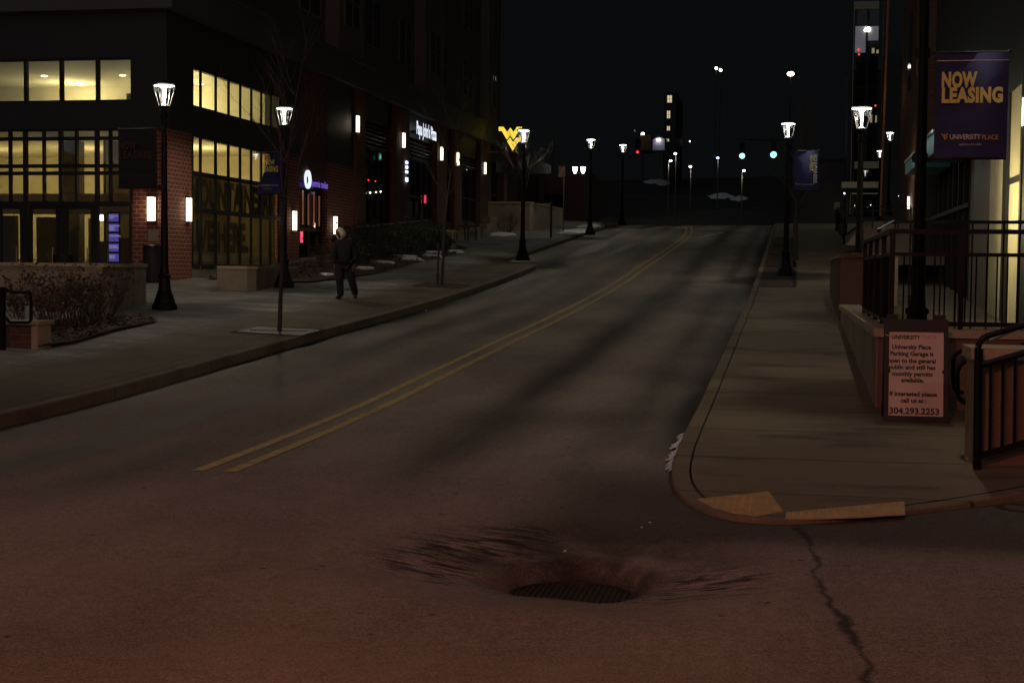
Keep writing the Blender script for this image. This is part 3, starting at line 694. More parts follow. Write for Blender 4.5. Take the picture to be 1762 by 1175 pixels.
DL = {76: 'leftmost round ceiling light seen in the front upper windows', 137: 'second round ceiling light from the left in the front upper windows', 211: 'high round ceiling light in the rightmost front upper window', 193: 'lowest, deepest round ceiling light in the rightmost front upper window', 346: 'round ceiling light nearest the corner in the street side upper windows', 406: 'round ceiling light in the middle of the street side upper windows', 448: 'round ceiling light at the far end of the street side upper windows'}
for px, py in ((76, 131), (137, 146), (211, 130), (193, 161), (346, 145), (406, 150), (448, 166)):
    r = ray(px, py); p = r * ((U1 + .41) / r.z)
    if p.y < yB + .4: downlight(p.x, p.y, U1 + .41, own=DL.get(px, 'round ceiling light'))
for x in (-18.5, -22.0): light('room_light', (x, 42.0, U1 - .25), 115, (1, .88, .50), .3)
light('room_light', (-16.9, 40.5, U1 - .3), 55, (1, .88, .50), .3)
for x in (-17.3, -20.3, -23.8): light('lobby_light', (x, 39.8, 2.3), 85, (1, .80, .36), .25)
light('lobby_light', (-17.2, 39.5, 2.6), 90, (1, .80, .40), .25)
# wall lamp in the lobby
p = PY(175, 375, FY + 3.0); b = MB(); b.ball(p, .09, 10); tag(b.build('wall_globe', M['e_down'], loc=tuple(p)), 'small glowing wall globe inside the lobby beside the blue screen', 'wall light')
p = PY(14, 348, FY + 2.1)
# film with the big words on the street side glass
film = based('window_film', 'tan window film reading MOUNTAINEERS LIVE HERE on the street side glass', 'window film', (FX, yA, 0))
b = MB(); b.box(FX - .135, FX - .14, yA + .05, yB - .05, L0, Ma - .01); b.build('film', M['shade'], film)
xf = FX - .125
text('lettering', 'MOUNTAINEERS', (Ma - Mb) * .76, (xf, yA + .05, lerp(Mb, Ma, .13)), (0, 1, 0), (0, 0, 1), M['letter'], film, width=(yB - yA) - .35, bold=.07)
text('lettering', 'LIVE HERE.', .78, (xf, yA + .05, .42), (0, 1, 0), (0, 0, 1), M['letter'], film, width=sy(432) - yA, bold=.07)
b = MB(); b.box(xf, xf - .004, yA + .05, yB - .05, .12, .26); b.build('pale_strip', M['film'], film)
text('small_lettering', 'universityplace  live  learn  play', .09, (xf + .003, yA + .2, .15), (0, 1, 0), (0, 0, 1), M['shade'], film, width=(yB - yA) - .5)
# info screen in the lobby
q0, q1 = PY(187, 366, FY + .35), PY(204, 452, FY + .35)
scr = based('info_screen', 'tall blue violet information screen inside the entrance glass', 'screen', (q0.x, FY + .35, q1.z))
b = MB(); b.box(q0.x - .02, q1.x + .02, FY + .36, FY + .42, q1.z - .3, q0.z + .02); b.build('casing', M['blackmat'], scr)
for i, ln in enumerate(('Retail Level\nLobby', 'Administration\nOffices\nParking', 'Student Lounge', 'Residential\nSuites North', 'Parking\nGarage')):
    za = lerp(q0.z, q1.z, (i + 1) / 5 - .02); zb = lerp(q0.z, q1.z, i / 5 + .02)
    b = MB(); b.box(q0.x, q1.x, FY + .35, FY + .36, za, zb); b.build('display', M['e_screen'], scr)
    text('display_text', ln, .035, (q0.x + .02, FY + .345, zb - .07), (1, 0, 0), (0, 0, 1), M['e_screent'], scr)

# dark shop bays with louvres
def shop(px0, px1, zb, zl, za, n, lab='shop_window'):
    y0, y1 = sy(px0), sy(px1)
    b = MB(); t = .08
    for i in range(n + 1):
        y = lerp(y0, y1, i / n); y = min(max(y, y0 + t/2), y1 - t/2); b.box(FX - .12, FX - .24, y - t/2, y + t/2, za, zl)
    for z in (za, lerp(za, zl, .42), zl):
        b.box(FX - .125, FX - .235, y0, y1, z - .045, z + .045)
    f = part(lab, b, M['frame']); g = MB(); g.box(FX - .18, FX - .19, y0, y1, za, zl); part('pane', g, M['darkglass'], f)
    if zb > zl:
        l = MB()
        for i in range(int((zb - zl) / .15)): z = zl + .08 + i * .15; l.add([(FX - .22, y0, z + .07), (FX - .10, y0, z), (FX - .10, y1, z), (FX - .22, y1, z + .07), (FX - .22, y0, z + .055), (FX - .10, y0, z - .015), (FX - .10, y1, z - .015), (FX - .22, y1, z + .055)], [(0,1,2,3), (7,6,5,4), (1,5,6,2)])
        part('louvre', l, M['steel'])
    s_ = MB(); s_.box(FX - .05, FX - .35, y0, y1, z0, za - .05); part('stall_riser', s_, M['brickdark'])
    s_ = MB(); s_.box(FX - .08, FX - .3, y0, y1, zb, BAND0); part('bay_head', s_, M['panel'])
shop(623, 676, ZF(650, 213), ZF(650, 258), ZF(650, 386), 5); shop(699, 747, ZF(720, 240), ZF(720, 276), ZF(720, 384), 5); shop(764, 777, ZF(770, 258), ZF(770, 258), ZF(770, 382), 1); shop(790, 822, ZF(805, 270), ZF(805, 288), ZF(805, 380), 3); shop(840, 858, ZF(850, 280), ZF(850, 280), ZF(850, 375), 2)
# cookie shop door bay
b = MB(); ym = (yD0 + yD1) / 2
for y in (yD0 + .05, ym, yD1 - .05): b.box(FX - .15, FX - .27, y - .05, y + .05, -.2, 2.85)
b.box(FX - .155, FX - .265, yD0, yD1, 2.75, 2.85); b.box(FX - .155, FX - .265, yD0, yD1, 1.15, 1.25)
f = part('shop_door', b, M['frame']); g = MB(); g.box(FX - .2, FX - .21, yD0, yD1, -.2, 2.8); part('pane', g, M['darkglass'], f)
b = MB()
for i in range(4): y = lerp(yD0, yD1, .25 + i * .2); b.box(FX - .145, FX - .15, y, y + .14, 1.35, 2.45 - .1 * (i % 2))
tag(b.build('neon_stripes', M['e_orange'], loc=(FX - .15, yD0, 1.3)), 'dim orange glowing stripes in the shop door glass left of the walker', 'neon sign')
p = PX(519, 408, FX + .02); b = MB(); b.cyl(p + Vector((0, 0, -.18)), p + Vector((0, 0, .18)), .05, .05, 8); tag(b.build('neon_tube', M['e_pink'], loc=tuple(p)), 'small pink neon tube low beside the purple lit shop door', 'neon sign')
p = PX(731, 341, FX - .1); b = MB(); b.box(p.x, p.x + .03, p.y - .12, p.y + .12, p.z - .22, p.z + .12); tag(b.build('neon_tube', M['e_pink'], loc=tuple(p)), 'small pink and violet open sign in the shop window under the white sign', 'neon sign')
# string of four small violet-white lamps hanging in the louvre bay
for i, (px, py) in enumerate(((700, 280), (700, 288), (700, 296), (700, 308))):
    p = PX(px, py, FX + .16); b = MB(); b.box(p.x - .02, p.x + .02, p.y - .12, p.y + .12, p.z - (.11 if i == 3 else .05), p.z + .05)
    tag(b.build('hanging_light', M['e_blue'], loc=tuple(p)), ('topmost', 'second from the top', 'third from the top', 'lowest and longest')[i] + ' of four small bluish lights beside the white sign bay', 'light', 'bluish lights in a column on the shop front')
# warm lamps seen inside the dark shop, behind its window
for i, (px, py, e) in enumerate(((637, 332, 'e_down'), (647, 331, 'e_down'), (655, 330, 'e_down'), (634, 310, 'e_red'), (646, 312, 'e_red'))):
    p = PX(px, py, FX - .10); b = MB(); b.ball(p, .032, 6, (1, 1, 1)); t = tag(b.build('indicator_light', M[e], loc=tuple(p)), ('left warm white dot of light low in the first dark shop window', 'middle warm white dot of light in the first dark shop window', 'right warm white dot of light in the first dark shop window', 'left red dot of light high in the first dark shop window', 'right red dot of light high in the first dark shop window')[i], 'light')

# signs
sg = based('round_shop_sign', 'round white ring logo with purple lit shop name over the door', 'sign', tuple(PX(531, 309, FX + .06)))
p = PX(531, 309, FX + .06); b = MB(); N = 28
for i in range(N):
    a0, a1 = 2*pi*i/N, 2*pi*(i+1)/N; w0 = lambda a: .24 - .10 * (1 - .5 * cos(a - 3.6))
    q = [(cos(a) * r_, sin(a) * r_) for a, r_ in ((a0, .30), (a1, .30), (a1, w0(a1)), (a0, w0(a0)))]
    b.prism(q, p, (0, 1, 0), (0, 0, 1), .05)
b.build('ring_logo', M['e_white'], sg)
b = MB(); b.cyl(p + Vector((-.05, 0, 0)), p + Vector((-.04, 0, 0)), .3, .3, 24); b.build('logo_back', M['blackmat'], sg)
p1, p2 = PX(536, 316, FX + .06), PX(564, 318, FX + .06)
text('lettering', 'insomnia cookies', .23, (p1.x, p1.y, p1.z - .08), (0, 1, 0), (0, 0, 1), M['e_purple'], sg, width=p2.y - p1.y, bold=.04)
p1, p2 = PX(720, 222, FX + .3), PX(754, 228, FX + .3)
sg = based('white_shop_sign', 'white lit lettering of the pizza shop on the dark fascia', 'sign', (p1.x, p1.y, 5.45))
zc = p1.z - .18
text('lettering', "Papa John's Pizza", .52, (FX + .2, p1.y, zc), (0, 1, 0), (0, 0, 1), M['e_white'], sg, width=p2.y - p1.y, bold=.05, depth=.02)
b = MB(); b.box(FX - .02, FX + .19, p1.y, p2.y, zc + .05, zc + .12); b.build('raceway', M['blackmat'], sg)

# blade sign at the far corner: the university mark in yellow
YW = 72.0
def wv(px, py): return PY(850 + px / 11.74, 200 + py / 11.74, YW)
W_ = [(95,218),(190,218),(262,325),(330,235),(393,325),(462,218),(560,218),(560,300),(500,300),(390,475),(325,385),(258,475),(155,300),(95,300)]
V_ = [(266,512),(325,432),(385,530),(450,436),(520,436),(540,446),(540,515),(490,515),(377,700)]
o0 = wv(377, 720); sg = based('blade_sign', 'yellow lit interlocked W and V sign on a bracket at the far corner', 'sign', tuple(o0))
for P_, nm in ((W_, 'upper_letter'), (V_, 'lower_letter')):
    b = MB(); q = [((wv(*a).x - o0.x), (wv(*a).z - o0.z)) for a in P_]; b.prism(q[::-1], o0, (1, 0, 0), (0, 0, 1), .05); b.build(nm, M['e_wv'], sg)
b = MB(); zb = PY(879, 261.3, YW).z; b.bar((FX + .1, YW + .06, zb), (wv(440, 0).x, YW + .06, zb), .05, .05); b.bar((wv(377, 0).x, YW + .06, zb), (wv(377, 0).x, YW + .06, wv(377, 600).z), .04, .04); b.build('bracket', M['steel'], sg)
# second, unlit mark below
o1 = PY(872, 294, YW); sg = based('unlit_blade_sign', 'dark unlit hanging sign with a faint brown W below the yellow sign', 'sign', tuple(o1))
b = MB(); b.box(o1.x - .55, o1.x + .5, YW + .02, YW + .10, o1.z - .1, zb - .06); b.build('board', M['bannerdark'], sg)
b = MB(); q = [((x - 377) * .0023, (683 - y) * .0023 + .15) for x, y in V_]; q2 = [((x - 377) * .0023, (683 - y) * .0023 + .15) for x, y in W_]
b.prism(q[::-1], (o1.x, YW + .012, o1.z), (1, 0, 0), (0, 0, 1), .006); b.prism(q2[::-1], (o1.x, YW + .012, o1.z), (1, 0, 0), (0, 0, 1), .006); b.build('faint_mark', M['dim'], sg)

# ------------------------------------------------------------------ wall sconces
def make_sconce(loc, rz, label, power, hgt=.60, wd=.185, grp='lit wall sconces on the brick building'):
    """front faces local -Y"""
    t = thing('wall_sconce', label, 'wall lamp', loc, rz, grp)
    b = MB(); b.box(-wd/2, wd/2, -.10, -.02, -hgt/2, hgt/2); b.build('diffuser', M['e_sconce'], t)
    b = MB(); b.box(-wd/2 - .02, wd/2 + .02, -.02, .0, -hgt/2 - .03, hgt/2 + .03)
    b.box(-wd/2 - .015, wd/2 + .015, -.115, -.02, hgt/2, hgt/2 + .02); b.box(-wd/2 - .015, wd/2 + .015, -.115, -.02, -hgt/2 - .02, -hgt/2)
    for x in (-wd/2 - .008, wd/2 + .008): b.box(x - .008, x + .008, -.112, -.098, -hgt/2, hgt/2)
    b.build('frame', M['frame'], t)
    if power:
        d = Matrix.Rotation(rz, 3, 'Z') @ Vector((0, -.22, 0)); light('sconce_light', Vector(loc) + d, power, (1, .80, .52), .1)
    return t
sc = [((262, 360), 'F', 'bright sconce on the front of the brick corner pier behind the first lamp post'), ((321.5, 361), 'S', 'bright sconce on the street side of the brick corner pier'),
      ((504, 380), 'S', 'low sconce left of the shop door with the purple sign'), ((574.5, 388), 'S', 'low sconce right of the shop door, by the walker')]
for (px, py), f, lb in sc:
    if f == 'F': p = PY(px, py, FY); make_sconce(tuple(p), 0, lb, 4.5)
    else: p = PX(px, py, FX); make_sconce(tuple(p), pi/2, lb, 4.5 if px < 400 else 2.2)
for (px, py), lb in (((613, 214), 'high sconce on the first tall pilaster, nearest of the high row'), ((692.5, 242), 'high sconce on the second pilaster, left of the white sign'), ((758, 265), 'high sconce just right of the white shop sign'),
                     ((786, 274), 'high sconce partly behind a bare tree, fourth of the high row'), ((833, 290), 'farthest high sconce near the end of the brick building')):
    p = PX(px, py, FX + .12); make_sconce(tuple(p), pi/2, lb, 1.5, .58, .17)
p = PY(264, 405, FY); b = MB(); b.box(p.x - .13, p.x + .13, FY - .02, FY, p.z - .15, p.z + .15); pq = tag(b.build('wall_plaque', M['greypanel'], loc=(p.x, FY, p.z)), 'small square grey plaque on the brick pier under the sconce', 'plaque')

# ------------------------------------------------------------------ lamp posts
def make_post(label, loc, H=4.45, s=1.0, power=P_LAMP, group='black lantern lamp posts along the street', lit=True):
    t = thing('street_lamp', label, 'street lamp', loc, 0, group)
    b = MB(); b.lathe([(.25, 0), (.25, .06), (.235, .10), (.21, .13), (.195, .20), (.165, .28), (.13, .38), (.11, .50), (.105, .62), (.125, .64), (.125, .68), (.09, .71), (.085, .80), (.08, .84)], (0, 0, 0), 24, 8, .05)
    b.build('base', M['black'], t, smooth=False)
    b = MB(); b.lathe([(.075, .84), (.062, 2.3), (.052, H - .72), (.07, H - .70), (.07, H - .66), (.05, H - .64), (.05, H - .56), (.09, H - .53), (.10, H - .50), (.06, H - .47)], (0, 0, 0), 16, 8, .03); b.build('pole', M['black'], t, smooth=False)
    zb, zt = H - .46, H - .06; rb, rt = .105, .215; n = 6
    b = MB(); cs = lambda a, r, z: (r * cos(a), r * sin(a), z)
    b.lathe([(.07, zb - .03), (.125, zb - .02), (.125, zb), (.10, zb + .01)], (0, 0, 0), 12)
    for i in range(n): a = 2*pi*i/n + .3; b.bar(cs(a, rb, zb), cs(a, rt, zt), .014, .014)
    for i in range(n): a, c = 2*pi*i/n + .3, 2*pi*(i+1)/n + .3; b.bar(cs(a, rt, zt), cs(c, rt, zt), .018, .018); b.bar(cs(a, rb, zb), cs(c, rb, zb), .014, .014)
    h = b.build('lantern', M['frame'], t)
    b = MB(); q0 = [cs(2*pi*i/n + .3, rb - .006, zb + .01) for i in range(n)]; q1 = [cs(2*pi*i/n + .3, rt - .010, zt) for i in range(n)]
    b.add(q0 + q1, [(i, (i+1) % n, n + (i+1) % n, n + i) for i in range(n)]); b.build('pane', M['lampglass'], h)
    b = MB(); b.lathe([(.225, zt + .012), (.22, zt + .03), (.17, zt + .05), (.09, zt + .065), (.03, zt + .075), (.02, zt + .10)], (0, 0, 0), 18); b.build('roof', M['black'], h)
    b = MB(); b.lathe([(.19, zt - .012), (.195, zt - .004), (.195, zt + .008)], (0, 0, 0), 18); b.build('reflector', M['e_cap'], h)
    b = MB(); b.lathe([(.016, zb + .02), (.020, zb + .10), (.024, zb + .2), (.034, zt - .07), (.085, zt - .015)], (0, 0, 0), 12); b.build('refractor', M['e_lamp'], h)
    b = MB(); b.cyl((0, 0, zb - .01), (0, 0, zb + .03), .045, .045, 12); b.build('socket', M['e_cap'], h)
    if power:
        light('lantern_light', Vector(loc) + Vector((0, 0, zt - .10)), power, WARM, .03, kind='SPOT', rot=(0, 0, 0), spot=166)
    return t
lamps = [(-12.15, 26.9, 'nearest lamp post on the left plaza, in front of the brick pier'), (-12.3, 34.2, 'second lamp post on the left, beside the lit windows, thin tree in front'),
         (-8.98, 48.6, 'left lamp post at the kerb, its head beside the yellow W sign'), (-9.2, 66.9, 'lamp post standing in the snowy kerb island'), (-9.25, 80.2, 'left lamp post farthest up, just past the island')]
for x, y, lb in lamps:
    z = left_z(x, y); make_post(lb, (x, y, z), power=P_LAMP * (1.25 if y < 40 else 1))
make_post('lamp post on the right sidewalk with the blue banner facing the road', (-.17, 43.0, right_z(-.17, 43)), power=105)
TZ = -1.15
make_post('lamp post rising behind the railing right of the sidewalk', (PY(1483, 177, 29.6).x, 29.6, PY(1483, 177, 29.6).z - 4.5), power=62)
big = make_post('tall near lamp post behind the railing carrying the big banner', (1.42, 17.2, -1.1), H=4.95, power=175)
make_post('far lamp post in front of the orange pipe on the right', (5.0, 80, 3.0), power=60)
make_post('farthest lamp post on the right, low between pilasters of the tower', (5.35, 95, 3.25), power=40)
# twin-headed post
tw = thing('twin_street_lamp', 'distant lamp post with two lantern heads side by side', 'street lamp', (-16.6, 114, 3.6))
b = MB(); b.lathe([(.2, 0), (.1, .5), (.06, .8), (.05, 4.0)], (0, 0, 0), 12); b.bar((-.32, 0, 3.9), (.32, 0, 3.9), .05, .05); b.build('pole', M['black'], tw)
for x in (-.32, .32):
    b = MB(); b.lathe([(.08, 3.95), (.11, 4.0), (.2, 4.38), (.2, 4.42)], (x, 0, 0), 8); hd = b.build('lantern', M['e_lamp'], tw)
    b = MB(); b.lathe([(.21, 4.43), (.1, 4.5), (.02, 4.53)], (x, 0, 0), 8); b.build('roof', M['black'], hd)
light('lantern_light', (-16.6, 113.5, 8.0), 2, WARM, .1)

# ------------------------------------------------------------------ banners
def banner(label, x0, x1, Y, zt, zb, pole_x, m, twist=0.0, pinch=0):
    """hangs between two arms; reading face towards -Y"""
    t = based('street_banner', label, 'banner', (pole_x, Y, zb))
    b = MB(); nx, nz = 14, 20
    def pt(u, v):   # u across from x0 to x1, v from top to bottom
        x = lerp(x0, x1, u); z = lerp(zt, zb, v)
        y = Y + .03 * sin(u * 5 + v * 2) * (1 - v * .3) * (1 if abs(x1-x0) > .3 else 0)
        if pinch:    # the top corner has slipped: the cloth gathers towards the pole
            k = (1 - v) ** 1.2; x = lerp(x, lerp(x0, x1, .88) if x0 < x1 else x, k * .72 * (1 - u)) ; y += .05 * sin(u * 19) * (1 - v)
        return (x, y, z)
    b.add([pt(i/nx, j/nz) for j in range(nz+1) for i in range(nx+1)], [(j*(nx+1)+i, (j+1)*(nx+1)+i, (j+1)*(nx+1)+i+1, j*(nx+1)+i+1) for j in range(nz) for i in range(nx)])
    b.add([tuple(Vector(pt(i/nx, j/nz)) + Vector((0, .006, 0))) for j in range(nz+1) for i in range(nx+1)], [(j*(nx+1)+i, j*(nx+1)+i+1, (j+1)*(nx+1)+i+1, (j+1)*(nx+1)+i) for j in range(nz) for i in range(nx)])
    b.build('cloth', m, t, smooth=True)
    far = x1 if abs(x1 - pole_x) > abs(x0 - pole_x) else x0
    a = MB(); a.cyl((pole_x, Y + .02, zt + .01), (far, Y + .02, zt + .01), .014); a.ball((far, Y + .02, zt + .01), .022, 8); a.lathe([(.085, -.05), (.09, 0), (.085, .05)], (pole_x, Y + .02, zt + .01), 14); a.build('arm', M['blackmat'], t)
    a = MB(); a.cyl((pole_x, Y + .02, zb - .01), (far, Y + .02, zb - .01), .014); a.lathe([(.085, -.05), (.09, 0), (.085, .05)], (pole_x, Y + .02, zb), 14); a.build('arm', M['blackmat'], t)
    return t
def mark(b, o, r, u, h):      # small W over V mark
    for P_ in (W_, V_): b.prism([((x - 95) * h / 465, (683 - y) * h / 465) for x, y in P_][::-1], o, r, u, .001)
RX, UZ = (1, 0, 0), (0, 0, 1)
Y = 17.2; a, c = PY(1613, 90, Y), PY(1734, 270, Y)
bn = banner('big navy banner reading NOW LEASING on the nearest right lamp post', a.x, c.x, Y + .10, a.z, c.z, 1.42, M['banner'])
def lt(tx, px0, px1, pyb, hpx, m, t, Y, bold, dy=.045, nm='lettering'):
    p, q = PY(px0, pyb, Y), PY(px1, pyb, Y); text(nm, tx, hpx / F * Y, (p.x, Y - dy, p.z), RX, UZ, m, t, width=q.x - p.x, bold=bold, spacing=1.08 if bold > .04 else 1)
lt('NOW', 1619, 1680, 151, 24, M['gold'], bn, Y + .10, .075); lt('LEASING', 1619, 1724, 177, 23.5, M['gold'], bn, Y + .10, .075)
lt('UNIVERSITY', 1633, 1686, 240.5, 8, M['offwhite'], bn, Y + .10, .03); lt('PLACE', 1688, 1716, 240.8, 7.6, M['tanprint'], bn, Y + .10, .02)
lt('uplace.wvu.edu', 1649, 1687, 251, 4, M['offwhite'], bn, Y + .10, 0)
b = MB(); p = PY(1620, 241, Y); mark(b, (p.x, Y + .055, p.z), RX, UZ, 11 / F * Y); b.build('printed_mark', M['tanprint'], bn)
b = MB(); p = PY(1613, 104, Y); b.box(a.x, c.x, Y + .058, Y + .062, p.z - .004, p.z + .004); b.build('seam', M['steel'], bn)
# second lamp on the left: slipped banner
Y = 34.1; a, c = PY(441, 263, Y), PY(487, 333, Y)
bn = banner('navy banner hanging slack and gathered on the second left lamp post', a.x, c.x, Y, a.z, c.z, -12.3, M['banner'], pinch=1)
lt('NOW', 457, 474, 284, 9, M['gold'], bn, Y, .05, .07); lt('LEASING', 453, 480, 296, 10, M['gold'], bn, Y, .05, .07); lt('UNIVERSITY PLACE', 450, 480, 321, 3.2, M['offwhite'], bn, Y, 0, .07); lt('uplace.wvu.edu', 455, 469, 325.5, 1.6, M['offwhite'], bn, Y, 0, .07)
b = MB(); p = PY(445, 321.5, Y); mark(b, (p.x, Y - .07, p.z), RX, UZ, 4 / F * Y); b.build('printed_mark', M['tanprint'], bn)
# first lamp on the left: banner in the dark, shade put into its cloth and print colours
Y = 26.8; a, c = PY(203, 223, Y), PY(270, 323, Y)
bn = banner('almost black banner with faint brown words on the nearest left lamp post', a.x, c.x, Y, a.z, c.z, -12.15, M['bannerdark'])
lt('NOW', 206, 236, 257, 14, M['dim'], bn, Y, .05); lt('LEASING', 206, 262, 273, 13, M['dim'], bn, Y, .05); lt('UNIVERSITY PLACE', 213, 262, 305, 4, M['dim'], bn, Y, .02); lt('uplace.wvu.edu', 224, 248, 311, 2.5, M['dim'], bn, Y, 0)
# right lamp up the street
Y = 42.9; a, c = PY(1366, 259, Y), PY(1408.5, 327, Y)
Y += .2
bn = banner('navy banner reading MOUNTAINEERS GO FIRST down its edge on the right sidewalk post', a.x, c.x, Y, a.z, c.z, -.17, M['banner'])
p, q = PY(1400.5, 266, Y), PY(1400.5, 315, Y); text('lettering', 'MOUNTAINEERS', .10, (p.x, Y - .05, p.z), (0, 0, -1), (1, 0, 0), M['offwhite'], bn, width=p.z - q.z, bold=.04)
p, q = PY(1394, 267, Y), PY(1394, 296, Y); text('lettering', 'GO FIRST.', .10, (p.x, Y - .05, p.z), (0, 0, -1), (1, 0, 0), M['gold'], bn, width=p.z - q.z, bold=.04)
lt('WEST VIRGINIA UNIVERSITY', 1373, 1402, 318.5, 1.8, M['offwhite'], bn, Y, 0)
b = MB(); p = PY(1368, 319, Y); mark(b, (p.x, Y - .05, p.z), RX, UZ, 4 / F * Y); b.build('printed_mark', M['tanprint'], bn)

# ------------------------------------------------------------------ planters and walls, left
def wall_run(name, label, cat, pts, top, th, m, capm=None, base=None, zf=left_z, capo=.03, capt=.07):
    """low wall along a plan line with level top"""
    P_ = [Vector(p) for p in pts]; t = based(name, label, cat, (P_[0].x, P_[0].y, zf(*P_[0]))); 
    def poly2(r, side):
        res = []
        for i, p in enumerate(P_):
            a, c = P_[max(i-1, 0)], P_[min(i+1, len(P_)-1)]; d = (c - a).normalized(); res.append(p + Vector((-d.y, d.x)) * r)
        return res
    def body(nm, r0, r1, z_lo, z_hi, mm):
        A, B = poly2(r0, 0), poly2(r1, 0); b = MB(); n_ = len(A)
        zz = lambda p: (zf(p.x, p.y) - .15) if z_lo is None else z_lo
        vs = [(p.x, p.y, zz(p)) for p in A] + [(p.x, p.y, zz(p)) for p in B] + [(p.x, p.y, z_hi) for p in A] + [(p.x, p.y, z_hi) for p in B]
        fs = []
        for i in range(n_ - 1):
            fs += [(i, i+1, 2*n_+i+1, 2*n_+i), (n_+i+1, n_+i, 3*n_+i, 3*n_+i+1), (2*n_+i, 2*n_+i+1, 3*n_+i+1, 3*n_+i)]
            if z_lo is not None: fs.append((n_+i, n_+i+1, i+1, i))
        fs += [(0, 2*n_, 3*n_, n_), (n_-1, 2*n_-1, 4*n_-1, 3*n_-1)]
        b.add(vs, fs); bm = bmesh.new(); o = b.build(nm, mm, t); bm.from_mesh(o.data); bmesh.ops.recalc_face_normals(bm, faces=bm.faces); bm.to_mesh(o.data); bm.free()
    body('wall_body', -th/2, th/2, None, top - (capt if capm else 0), m)
    if capm: body('cap', -th/2 - capo, th/2 + capo, top - capt, top, capm)
    return t
q = GL(244, 522); q2 = GL(162, 547)
dv = Vector((q2.x - q.x, q2.y - q.y)).normalized()
wall_run('planter_wall', 'tan stone planter wall with a cap, in front of the lobby entrance', 'planter wall',
         [(q.x - 3.4, q.y + 1.0), (q.x - .2, q.y + .05), (q.x - .02, q.y - .1), (q2.x, q2.y)][1:], .02, .3, M['wallcon'], M['cap'])
wall_run('planter_wall', 'back run of the stone planter, level cap line across the entrance glass', 'planter wall', [(q.x - .2, q.y + .10), (q.x - 9, q.y + .3)], .02, .3, M['wallcon'], M['cap'])
q = GL(425, 500); q3 = GL(372, 499)
wall_run('planter_box', 'low tan stone planter under the lit street side windows', 'planter', [(q3.x, q3.y + .1), (q.x, q.y), (q.x + .05, q.y + .1), (q.x - .55, 37.4)], PY(425, 458, q.y).z, .28, M['wallcon'], M['cap'])
q = GL(66, 601)
t = based('brick_planter_end', 'short red brick wall end with tan cap at the far left edge', 'wall', (q.x, q.y, left_z(q.x, q.y)))
zt = PY(60, 552, q.y).z; x1 = q.x; b = MB(); b.box(x1 - 2.2, x1 - .10, q.y, q.y + .35, zt - .75, zt - .06); b.build('brick_body', M['brickdark'], t)
b = MB(); b.box(x1 - .10, x1, q.y - .02, q.y + .37, zt - .75, zt - .062); b.box(x1 - .14, x1 + .04, q.y - .05, q.y + .4, zt - .06, zt); b.box(x1 - 2.2, x1 - .14, q.y - .03, q.y + .38, zt - .06, zt - .004); b.build('stone_trim', M['cap'], t)
# hand rail loop in front of it
g = lambda px, py: PY(px, py, q.y - .3)
t = based('handrail', 'black metal handrail loop at the far left edge', 'handrail', tuple(g(4, 604)))
b = MB(); b.cyl(g(4, 604), g(4, 494), .05, .05, 10); b.build('post', M['black'], t)
b = MB(); b.tube([g(4, 495), g(20, 503), g(50, 503), g(53, 508), g(53, 552), g(49, 555), g(18, 555), g(10, 548), g(4, 545)], .022, 8); b.build('rail_loop', M['black'], t)
# litter bin by the pier
p = GL(262, 497); p.y = FY - .55; p.x = PY(262, 400, p.y).x; zz = left_z(p.x, p.y)
t = based('litter_bin', 'black cylindrical litter bin against the brick pier', 'bin', (p.x, p.y, zz))
b = MB(); b.lathe([(.20, 0), (.215, .03), (.225, .80), (.235, .82), (.235, .86)], (p.x, p.y, zz), 20, 10, .012); b.build('drum', M['blackmat'], t)
b = MB(); b.lathe([(.235, .86), (.225, .91), (.14, .945), (.10, .93), (.10, .90)], (p.x, p.y, zz), 20); b.build('lid', M['black'], t)

# concrete wall further up, its stepped left end, ramp wall with railing
def block(name, label, cat, at, faces, m, capm=None):
    t = based(name, label, cat, at); b = MB()
    for f in faces: b.box(*f)
    b.build('wall_body', m, t); return t
a = PY(912, 350, 68); a0 = PY(840, 350, 68)
t = based('retaining_wall', 'pale concrete retaining wall at the driveway beyond the brick shops', 'wall', (a.x, 68, left_z(a.x, 68)))
b = MB(); b.box(a0.x, a.x, 68, 68.3, 1.0, a.z); b.add([(a.x, 68.3, 1.2), (a.x, 78, 1.6), (a.x, 78, PX(950, 358, a.x + .0).z if False else a.z + .1), (a.x, 68.3, a.z), (a.x - .3, 68.3, 1.2), (a.x - .3, 78, 1.6), (a.x - .3, 78, a.z + .1), (a.x - .3, 68.3, a.z)], [(0,1,2,3), (5,4,7,6), (3,2,6,7), (1,5,6,2)]); b.build('wall_body', M['wallcon'], t)
b = MB(); b.box(a0.x, a.x + .04, 67.96, 68.34, a.z, a.z + .07); b.bar((a.x - .15, 68.3, a.z + .036), (a.x - .15, 78, a.z + .136), .38, .07); b.build('cap', M['cap'], t)
t = based('stepped_wall', 'stepped end of the pale concrete wall beside the building corner', 'wall', (a0.x, 66, left_z(a0.x, 66)))
b = MB()
for i, (px, py) in enumerate(((838, 373), (832, 386), (827, 395))):
    c = PY(px, py, 66 - i * 1.5); b.box(c.x - .02, c.x + .30, 66 - i*1.5 - .75, 66 - i*1.5 + .75, .8, c.z)
b.build('wall_body', M['wallcon'], t)
y0, y1 = sy(620), sy(752); XR = -13.9
y0, y1 = PX(622, 400, XR).y, PX(745, 400, XR).y
t = based('ramp_wall', 'dark ramp wall with a metal rail running along the shops', 'ramp wall', (XR, y0, left_z(XR, y0)))
zA, zB = PX(622, 402, XR).z, PX(745, 391, XR).z
